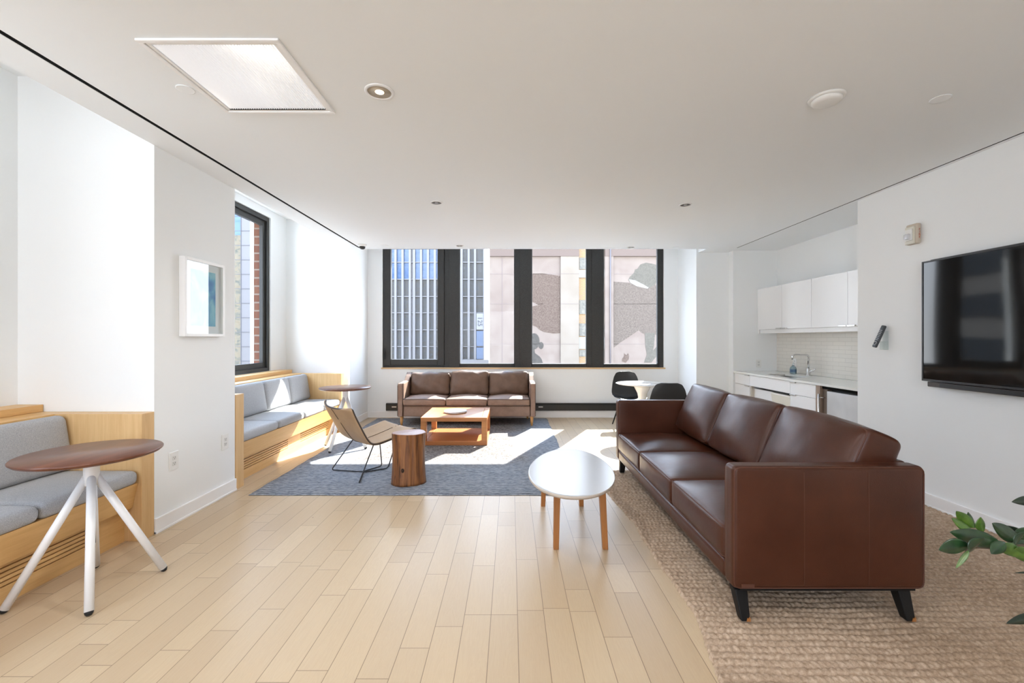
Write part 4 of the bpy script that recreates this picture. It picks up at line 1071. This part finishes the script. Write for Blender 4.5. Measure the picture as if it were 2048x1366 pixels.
# ------------------------------------------------------------------ right wall things
tv = thing('television', 'large flat black television mounted on the right wall', 'television', (3.26, 2.61, 1.0))
y0_, y1_, z0_, z1_ = 1.78, 3.434, 1.004, 1.934; xf = 3.222
m = MB(); bz = .012
m.box(xf, xf+.02, y0_, y0_+bz, z0_, z1_); m.box(xf, xf+.02, y1_-bz, y1_, z0_, z1_); m.box(xf, xf+.02, y0_+bz, y1_-bz, z0_, z0_+bz+.004); m.box(xf, xf+.02, y0_+bz, y1_-bz, z1_-bz, z1_)
m.build('bezel', M_tv, tv, bevel=.002)
def mat_screen():
    m, n, l, b = new('glossy_screen'); b.inputs['Base Color'].default_value = (.010,.009,.008,1); b.inputs['Roughness'].default_value = .05; b.inputs['Specular IOR Level'].default_value = .35
    v = coords(n, l, (0,1.1,.5), 'Position'); bump(n, l, b, noise(n, l, v, 1.6, 1, .3), .12, .05); return m
MB().box(xf+.004, xf+.018, y0_+bz, y1_-bz, z0_+bz+.004, z1_-bz).build('screen', mat_screen(), tv)
MB().box(xf+.02, 3.29, y0_+.04, y1_-.05, z0_+.01, z1_+.008).build('rear_housing', M_tv, tv, bevel=.004)
MB().box(3.29, 3.319, 2.2, 3.0, 1.2, 1.7).build('wall_mount', M_blackm, tv)
sbx = thing('soundbar', 'dark slim soundbar fixed directly beneath the television', 'soundbar', (3.27, 2.61, .98))
MB().box(3.235, 3.319, 1.86, 3.40, .962, 1.0).build('bar_housing', flat('soundbar_brown', (.055,.042,.036), .35), sbx, bevel=.004)
MB().box(3.231, 3.236, 1.9, 3.30, .967, .994).build('front_grille', M_tv, sbx)

rh = thing('remote_holder', 'small clear plastic remote holder stuck on the right wall', 'holder', (3.305, 3.885, 1.27))
m = MB(); M_clear = mat_glass('clear_plastic', 1.0)
m.box(3.288, 3.290, 3.845, 3.905, 1.235, 1.31); m.box(3.290, 3.318, 3.845, 3.847, 1.235, 1.31); m.box(3.290, 3.318, 3.903, 3.905, 1.235, 1.31); m.box(3.290, 3.318, 3.847, 3.903, 1.235, 1.237); m.box(3.316, 3.3195, 3.845, 3.905, 1.235, 1.40)
m.build('holder_pocket', M_clear, rh)
rm = thing('remote_control', 'dark grey remote control tilted in the clear wall holder', 'remote', (3.298, 3.90, 1.35))
Rr = Matrix.Rotation(math.radians(10), 3, 'X') @ Matrix.Rotation(math.radians(-18), 3, 'Y')
cc = Vector((3.268, 3.882, 1.352))
Rr = Matrix.Rotation(math.radians(17), 3, 'Y') @ Matrix.Rotation(math.radians(10), 3, 'X')
MB().soft(cc, (.020, .045, .205), .009, (0,.003,0), M=Rr).build('remote_body', flat('remote_grey', (.035,.04,.05), .35), rm)
bt = MB(); 
def rb(m, y, z, r, d=.0105):
    p = Rr @ Vector((-d, y, z)) + cc
    m.soft(p, (.0045, r*2, r*1.5), .0018, M=Rr, m=1, k=2)
for i in range(7):
    for j in (-1, 0, 1): rb(bt, j*.0115, .055-.0145*i, .0038)
bt.build('remote_buttons', flat('remote_light', (.55,.56,.58), .4), rm)
bt = MB(); P_ = [Rr @ Vector((-.0115, .014*math.cos(a), -.065+.016*math.sin(a))) + cc for a in [2*math.pi*k/20 for k in range(20)]]
bt.tube(P_, .0028, 6, closed=True); bt.build('remote_ring', M_nickel, rm)

fa_ = thing('fire_alarm', 'beige fire alarm strobe with red lettering high on the right wall', 'alarm', (3.30, 3.585, 2.18))
MB().soft((3.2995, 3.586, 2.188), (.040, .100, .166), .012, m=2).build('alarm_housing', flat('alarm_beige', (.56,.49,.40), .45), fa_)
m = MB(); m.soft((3.2765, 3.592, 2.178), (.014, .084, .142), .006, m=2); m.build('strobe_plate', flat('alarm_cream', (.68,.66,.57), .4), fa_)
MB().soft((3.268, 3.594, 2.182), (.012, .062, .095), .005, m=2).build('strobe_reflector', M_plastic, fa_)
MB().soft((3.256, 3.597, 2.168), (.026, .046, .045), .008, m=2).build('strobe_lens', flat('strobe_clear', (.62,.64,.68), .08, spec=.9), fa_)
def text_obj(txt, name, size, loc, rot, mat, parent=None, ext=.0004, sx_=1.0):
    cu = bpy.data.curves.new(name, 'FONT'); cu.body = txt; cu.size = size; cu.align_x = 'CENTER'; cu.align_y = 'CENTER'; cu.extrude = ext
    tmp = bpy.data.objects.new(name+'_tmp', cu); COL.objects.link(tmp)
    me = bpy.data.meshes.new_from_object(tmp.evaluated_get(bpy.context.evaluated_depsgraph_get()))
    bpy.data.objects.remove(tmp); bpy.data.curves.remove(cu)
    M = Matrix.Translation(loc) @ rot.to_4x4() @ Matrix.Diagonal((sx_,1,1,1))
    me.transform(M); me.materials.clear(); me.materials.append(mat)
    o = bpy.data.objects.new(name, me); COL.objects.link(o)
    if parent is not None:
        o.parent = parent; me.transform(Matrix.Translation(-Vector(parent.location)))
    return o
M_redtxt = flat('red_lettering', (.42,.06,.03), .5)
for i, chh in enumerate('FIRE'):
    text_obj(chh, 'lettering', .026, Vector((3.302, 3.5353, 2.205-.0205*i+.012)), Matrix.Rotation(math.pi/2, 3, 'X'), M_redtxt, fa_, ext=.0005)

# ------------------------------------------------------------------ plant at the right edge
def plant():
    t = thing('potted_plant', 'leafy green plant whose arching stem reaches in at the right edge', 'plant', (1.62, 1.02, .01))
    MB().lathe([(.0,.0225),(.13,.0225),(.165,.05),(.185,.36),(.175,.365),(.165,.33),(0,.33)], (1.62,1.02,0), n=48).build('pot', flat('pot_white', (.55,.54,.52), .5), t, smooth=False)
    MB().lathe([(0,.338),(.164,.334)], (1.62,1.02,0), n=32).build('soil', flat('soil', (.03,.02,.012), .95), t)
    mg = []
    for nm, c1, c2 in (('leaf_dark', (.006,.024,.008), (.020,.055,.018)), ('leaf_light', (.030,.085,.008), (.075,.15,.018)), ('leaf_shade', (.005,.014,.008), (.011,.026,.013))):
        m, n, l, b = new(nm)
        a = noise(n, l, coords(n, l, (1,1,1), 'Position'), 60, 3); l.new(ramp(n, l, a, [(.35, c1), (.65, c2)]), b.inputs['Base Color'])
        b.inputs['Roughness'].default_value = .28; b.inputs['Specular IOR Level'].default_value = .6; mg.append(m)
    def leaf(base, tip, wd, roll, mat, curl=.12):
        base = Vector(base); tip = Vector(tip); d = tip-base; L = d.length; d.normalize()
        side = d.cross(Vector((0,1,0))); side.normalize(); side = Matrix.Rotation(roll, 3, d) @ side; up = side.cross(d)
        def fn(u, v):
            s = 2*v-1; w_ = wd*math.sin(math.pi*min(1, u**.85))**.8*(1-.25*u) if 0 < u < 1 else 0
            p = base + d*(L*u) + side*(s*w_) + up*(abs(s)*w_*.28 - curl*L*(u-.5)**2*1.0 + .03*L)
            return p
        return MB().grid(fn, 12, 6).build('leaf', mat, t, solid=.0008)
    YY = 1.02
    def q(x, y, dy=0): return px(x, y, YY+dy)
    stem = [Vector((1.60,1.02,.335)), Vector((1.59,1.02,.62)), Vector((1.50,1.02,.83)), Vector((1.36,1.02,.875)), q(2120,1082), q(2048,1093), q(1985,1094), q(1940,1094), q(1934,1108)]
    P = []
    for i in range(len(stem)-1):
        p0, p1, p2, p3 = stem[max(i-1,0)], stem[i], stem[i+1], stem[min(i+2, len(stem)-1)]
        for k in range(5):
            u = k/5; P.append(.5*((2*p1)+(p2-p0)*u+(2*p0-5*p1+4*p2-p3)*u*u+(3*p1-p0-3*p2+p3)*u**3))
    P.append(stem[-1])
    MB().tube(P, [.009*(1-.75*i/len(P))+.001 for i in range(len(P))], 8).build('stem', flat('stem_brown', (.07,.05,.03), .5), t)
    D, Lg, Sh = mg
    for (b_, t_, wd, roll, mt, dy) in (
        ((1946,1062),(1903,1036),.013,.5,Lg,.0), ((1948,1056),(1912,1022),.014,-.3,Lg,.01), ((1950,1056),(1936,1024),.012,.2,D,.02),
        ((1967,1064),(1961,1034),.015,.1,Lg,.02), ((1945,1070),(1917,1052),.009,.2,Lg,.015),
        ((2004,1088),(1899,1064),.021,.15,D,-.01), ((1940,1090),(1877,1100),.019,.1,D,-.015),
        ((1938,1104),(1970,1076),.019,.3,D,-.03), ((1938,1100),(1911,1137),.006,1.1,Lg,-.01),
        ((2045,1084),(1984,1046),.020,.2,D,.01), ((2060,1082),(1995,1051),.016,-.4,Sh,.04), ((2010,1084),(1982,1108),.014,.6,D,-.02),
        ((2004,1090),(2056,1118),.017,.2,Lg,-.01), ((2030,1096),(2075,1132),.018,.4,Lg,-.01), ((2030,1090),(2052,1064),.014,.3,D,-.03),
        ((2085,1080),(2030,1062),.020,.2,D,.02), ((2075,1095),(2020,1090),.016,.3,D,.0),
        ((2100,1100),(2130,1150),.02,.2,D,0), ((2110,1075),(2150,1030),.02,.2,D,0), ((2150,1070),(2200,1120),.02,.2,D,0)):
        leaf(q(*b_, dy), q(*t_, dy), wd, roll, mt)
    # two more arching stems, mostly outside the picture
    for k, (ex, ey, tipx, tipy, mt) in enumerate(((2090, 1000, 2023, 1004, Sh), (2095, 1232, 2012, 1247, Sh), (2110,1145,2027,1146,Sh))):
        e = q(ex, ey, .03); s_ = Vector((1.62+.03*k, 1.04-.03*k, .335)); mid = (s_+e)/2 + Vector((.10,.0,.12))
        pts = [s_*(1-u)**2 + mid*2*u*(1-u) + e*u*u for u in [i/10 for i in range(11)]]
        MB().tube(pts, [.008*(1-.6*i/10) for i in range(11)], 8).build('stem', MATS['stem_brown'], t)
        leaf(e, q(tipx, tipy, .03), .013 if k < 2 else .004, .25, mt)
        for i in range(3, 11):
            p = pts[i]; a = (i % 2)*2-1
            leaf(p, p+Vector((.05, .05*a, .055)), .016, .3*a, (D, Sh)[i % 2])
plant()

# ------------------------------------------------------------------ outside
M_glasspane = mat_speck('tower_pane_reflection', [(.3, (.016,.015,.013)), (.45, (.060,.050,.038)), (.55, (.040,.044,.050)), (.7, (.105,.092,.072))], 2.2, (1,1,1.6), .6)  # reflections in the panes painted as mottled colour
M_panesky = mat_speck('tower_pane_sky', [(.35, (0.030,0.061,0.139)), (.65, (0.070,0.113,0.191))], 1.5, (1,1,2), .2)  # sky mirrored in the upper panes, painted as blue
M_palefin = flat('pale_lilac_fin', (0.144,0.137,0.137), .6)
def towerA():
    Y = 90.0; k = Y/F
    t = thing('office_tower', 'white-ribbed office tower seen through the two left panes of the back window', 'building', (-15, Y, -25))
    Xp = lambda p: (p-VX)*k; Zp = lambda p: H-(p-VY)*k
    MB().box(Xp(700), Xp(968), Y+.3, Y+14, -25, 28).build('tower_core', flat('tower_core', (.12,.12,.12), .6), t)
    fins = [763.8, 777.7, 791.6, 805.7, 820.4, 828.7, 842.6, 856.4, 870.2, 884.1, 898, 911.5, 923.5, 937.7, 950.2, 967.5]
    floors = [490.5, 524.6, 558.6, 593.1, 625.6, 659.7, 693, 719]
    for p in fins:
        hw = .22 if p < 967 else .10
        MB().box(Xp(p)-hw, Xp(p)+hw, Y-.35, Y+.3, -4, 24).build('facade_rib', M_palefin, t)
    for p in floors:
        MB().box(Xp(750), Xp(968), Y-.1, Y+.3, Zp(p)-.09, Zp(p)+.09).build('floor_band', M_palefin, t)
    cell = None
    for i in range(len(fins)-1):
        for j in range(len(floors)-1):
            z1, z0 = Zp(floors[j]), Zp(floors[j+1])
            x0, x1 = Xp(fins[i])+.2, Xp(fins[i+1])-.1
            if i == len(fins)-2 and j >= 4: continue
            mt = M_panesky if (j == 0 or (j == 1 and i < 9)) and i < 12 else M_glasspane
            if i == 4: mt = M_palefin
            MB().box(x0, x1, Y+.18, Y+.29, z0+.08, z1-.08).build('window', mt, t)
    # lettered vertical sign panels in the last bay
    xa, xb = Xp(953), Xp(966.5)
    M_sp = flat('sign_pale', (.20,.20,.21), .6); M_sb = flat('sign_blue', (.075,.10,.155), .5); M_st = flat('sign_text_dark', (.06,.06,.065), .6); M_sw = flat('sign_text_light', (.24,.25,.27), .6)
    s1 = MB().box(xa, xb, Y-.3, Y-.1, Zp(659), Zp(627)).build('sign_panel', M_sp, t)
    Rt = Matrix.Rotation(math.pi/2, 3, 'X') @ Matrix.Rotation(-math.pi/2, 3, 'Z')
    o = text_obj('125', 'sign_number', 1.35, Vector(((xa+xb)/2, Y-.33, (Zp(627)+Zp(659))/2)), Rt, M_st, t, ext=.02)
    MB().box(xa, xb, Y-.3, Y-.1, Zp(692), Zp(662)).build('sign_panel', M_sb, t)
    MB().box(xa, xb, Y-.3, Y-.1, Zp(718), Zp(695)).build('sign_panel', M_sb, t)
    MB().box(Xp(915), Xp(978), Y-1.2, Y-1, Zp(760), Zp(719)).build('podium', M_palefin, t)
towerA()
def muralB():
    Y = 60.0; k = Y/F
    Xp = lambda p: (p-VX)*k; Zp = lambda p: H-(p-VY)*k
    t = thing('mural_building', 'pale pink building with animal mural seen through the right panes of the back window', 'building', (14, Y, -18))
    M_pink = mat_speck('pink_render', [(.35, (0.128,0.095,0.077)), (.65, (0.155,0.122,0.100))], .35, (1,1,1), .8, 2)
    M_pale = mat_speck('pale_render', [(.35, (0.150,0.122,0.094)), (.65, (0.169,0.142,0.115))], .3, (1,1,1), .8, 2)
    M_shadeband = flat('parapet_shade_band', (0.097,0.068,0.054), .8)  # parapet's shadow painted as a darker pink strip
    M_or = mat_brick('orange_brick', (0.209,0.126,0.048), (0.174,0.109,0.061), (0.226,0.174,0.122), .5, .16, ('X','Z'))
    M_line = flat('joint_line', (.13,.10,.095), .8)
    MB().box(Xp(979), Xp(1121), Y, Y+10, -18, 16).build('side_wall', M_pink, t)
    MB().box(Xp(1121), Xp(1157.5), Y-.25, Y+10, -18, 16).build('pale_bay', M_pale, t)
    MB().box(Xp(1157.5), Xp(1209), Y+.2, Y+10, -18, 16).build('brick_bay', M_or, t)
    MB().box(Xp(1209), Xp(1226), Y-.3, Y+10, -18, 16).build('pilaster', M_pink, t)
    MB().box(Xp(1226), Xp(1420), Y, Y+10, -18, 16).build('mural_wall', M_pink, t)
    MB().box(Xp(979), Xp(1157.5), Y-.32, Y-.02, Zp(513), 16).build('parapet_shade_band', M_shadeband, t)
    MB().box(Xp(1209), Xp(1420), Y-.36, Y-.02, Zp(513), 16).build('parapet_shade_band', M_shadeband, t)
    MB().tube([(Xp(1219.5), Y-.4, -8), (Xp(1219.5), Y-.4, 15)], .10, 8).build('drainpipe', flat('pipe_dark', (.10,.085,.085), .6), t)
    MB().box(Xp(1004), Xp(1004)+.05, Y-.03, Y, -8, 14).build('wall_joint', M_line, t)
    for p in (548, 608, 688):
        MB().box(Xp(979), Xp(1121), Y-.02, Y, Zp(p)-.02, Zp(p)+.02).build('wall_joint', M_line, t)
        MB().box(Xp(1121), Xp(1157.5), Y-.27, Y-.25, Zp(p)-.02, Zp(p)+.02).build('wall_joint', M_line, t)
        MB().box(Xp(1226), Xp(1420), Y-.02, Y, Zp(p)-.02, Zp(p)+.02).build('wall_joint', M_line, t)
    M_lightband = flat('white_spandrel', (0.174,0.161,0.135), .6)
    for (a, b_) in ((539.5, 555), (674, 698)):
        MB().box(Xp(1157.5), Xp(1209), Y+.05, Y+.2, Zp(b_), Zp(a)).build('spandrel', M_lightband, t)
    M_win = mat_speck('bay_window', [(.35, (.055,.052,.045)), (.65, (.15,.135,.105))], 3, (1,1,1), .6)
    for (a, b_) in ((515, 538), (600, 628), (647, 672), (700, 713)):
        f_ = MB().box(Xp(1159), Xp(1208), Y+.1, Y+.2, Zp(b_), Zp(a)).build('window', M_win, t)
    def shape(pts, mt, ox, oy, sc, d=.02, nm='mural_figure'):
        P = [(Xp(ox+a/sc), Zp(oy+b_/sc)) for a, b_ in pts]
        MB().prism(P, 'y', Y-d, Y-.001).build(nm, mt, t)
    M_fur = mat_speck('mural_brown', [(.35, (0.044,0.025,0.017)), (.5, (0.075,0.050,0.037)), (.68, (0.126,0.096,0.075))], 7, (1,1,1), .9, 6)
    M_furb = mat_speck('mural_taupe', [(.35, (0.052,0.037,0.029)), (.5, (0.084,0.064,0.050)), (.68, (0.131,0.106,0.085))], 7, (1,1,1), .9, 6)
    M_fg = mat_speck('mural_grey', [(.35, (.050,.043,.033)), (.5, (.078,.068,.053)), (.68, (.108,.097,.077))], 7, (1,1,1), .9, 6)
    s3 = (1055, 490, 5.462); s4 = (1200, 490, 5.462)
    shape([(-90,400),(-40,345),(62,312),(160,310),(250,322),(357,340),(357,640),(200,640),(120,655),(62,625),(-40,610)], M_fur, *s3)
    shape([(-90,700),(62,668),(120,655),(200,640),(357,640),(357,962),(280,967),(180,950),(130,925),(100,895),(62,880),(-60,860)], M_fur, *s3, d=.025)
    M_sil = mat_speck('mural_silhouette', [(.35, (.032,.027,.022)), (.65, (.062,.053,.044))], 3, (1,1,1), .9, 4)
    circ = lambda cx, cy, rx, ry: [(cx+rx*math.cos(2*math.pi*i/28), cy+ry*math.sin(2*math.pi*i/28)) for i in range(28)]
    shape(circ(72, 1052, 60, 88), M_sil, *s3); shape(circ(148, 1098, 28, 38), M_sil, *s3, d=.03)
    shape([(-60,1290),(-60,1200),(20,1130),(75,1130),(80,1180),(130,1215),(155,1250),(168,1290)], M_sil, *s3, d=.04)
    shape([(148,400),(320,412),(420,445),(520,478),(600,437),(640,450),(760,520),(800,700),(760,985),(490,975),(455,960),(425,930),(300,1015),(230,1060),(148,1120)], M_furb, *s4)
    shape([(310,380),(325,350),(375,300),(385,265),(410,262),(440,215),(500,193),(570,205),(640,225),(660,330),(600,437),(520,478),(400,450),(330,412)], M_fg, *s4, d=.03)
    shape([(315,375),(380,385),(470,430),(530,465),(520,478),(400,450),(330,412)], flat('mural_white', (.19,.175,.16), .9), *s4, d=.035)
    shape([(490,960),(600,960),(590,1100),(575,1160),(620,1110),(680,1040),(680,1120),(620,1210),(560,1285),(480,1285),(512,1200),(495,1100)], M_fg, *s4, d=.04)
    shape([(262,1180),(290,1205),(305,1180),(318,1210),(312,1250),(280,1285),(240,1270),(240,1245),(262,1215)], M_fur, *s4, d=.03)
muralB()
def towerC():
    Y = 50.0; k = Y/F
    Xp = lambda p: (p-VX)*k; Zp = lambda p: H-(p-VY)*k
    t = thing('glass_tower', 'glass and lilac stone tower seen through the side window over the far bench', 'building', (-30, Y, -18))
    M_r = mat_speck('painted_reflections', [(.30, (.015,.018,.015)), (.44, (.05,.052,.038)), (.52, (.125,.10,.06)), (.66, (.085,.06,.028)), (.75, (.14,.13,.10))], 1.3, (1,1,1.4), .35, 6)  # mottled colour stands in for buildings mirrored in the glass
    MB().box(Xp(380), Xp(493), Y, Y+8, -18, 13.2).build('glass_facade', M_r, t)
    MB().box(Xp(380), Xp(493), Y, Y+8, 13.2, 22).build('upper_glass', flat('sky_tint_glass', (.045,.10,.19), .2), t)  # mirrored sky put into the base colour
    MB().box(Xp(493), Xp(517), Y-1, Y+8, -18, 22).build('stone_pier', flat('lilac_stone', (.110,.105,.110), .7), t)
    for j in range(16):
        z = -6 + j*1.62
        MB().box(Xp(380), Xp(517), Y-1.04, Y-.98, z-.03, z+.03).build('floor_joint', flat('joint_dark', (.06,.06,.07), .7) if 'joint_dark' not in MATS else MATS['joint_dark'], t)
    MB().box(Xp(492.3), Xp(493.2), Y-1.05, Y, -18, 22).build('corner_bead', MATS['joint_dark'], t)
towerC()
nb = thing('office_block', 'pale office block across the street, seen only mirrored in the television screen', 'building', (-30, 8, -18))
MB().box(-36, -26, -22, 33, -18, 14).build('block_walls', mat_speck('block_wall', [(.4, (.16,.15,.14)), (.6, (.20,.19,.175))], .4), nb)
for j in range(9):
    MB().box(-26, -25.9, -21, 32, -14.5+2.9*j, -13.0+2.9*j).build('window_band', flat('band_glass', (.05,.06,.07), .2) if 'band_glass' not in MATS else MATS['band_glass'], nb)
o = MB().box(-120, 120, 8.5, 160, -25.2, -25).build('street_ground', flat('asphalt', (.16,.16,.165), .9), None); o['kind'] = 'structure'
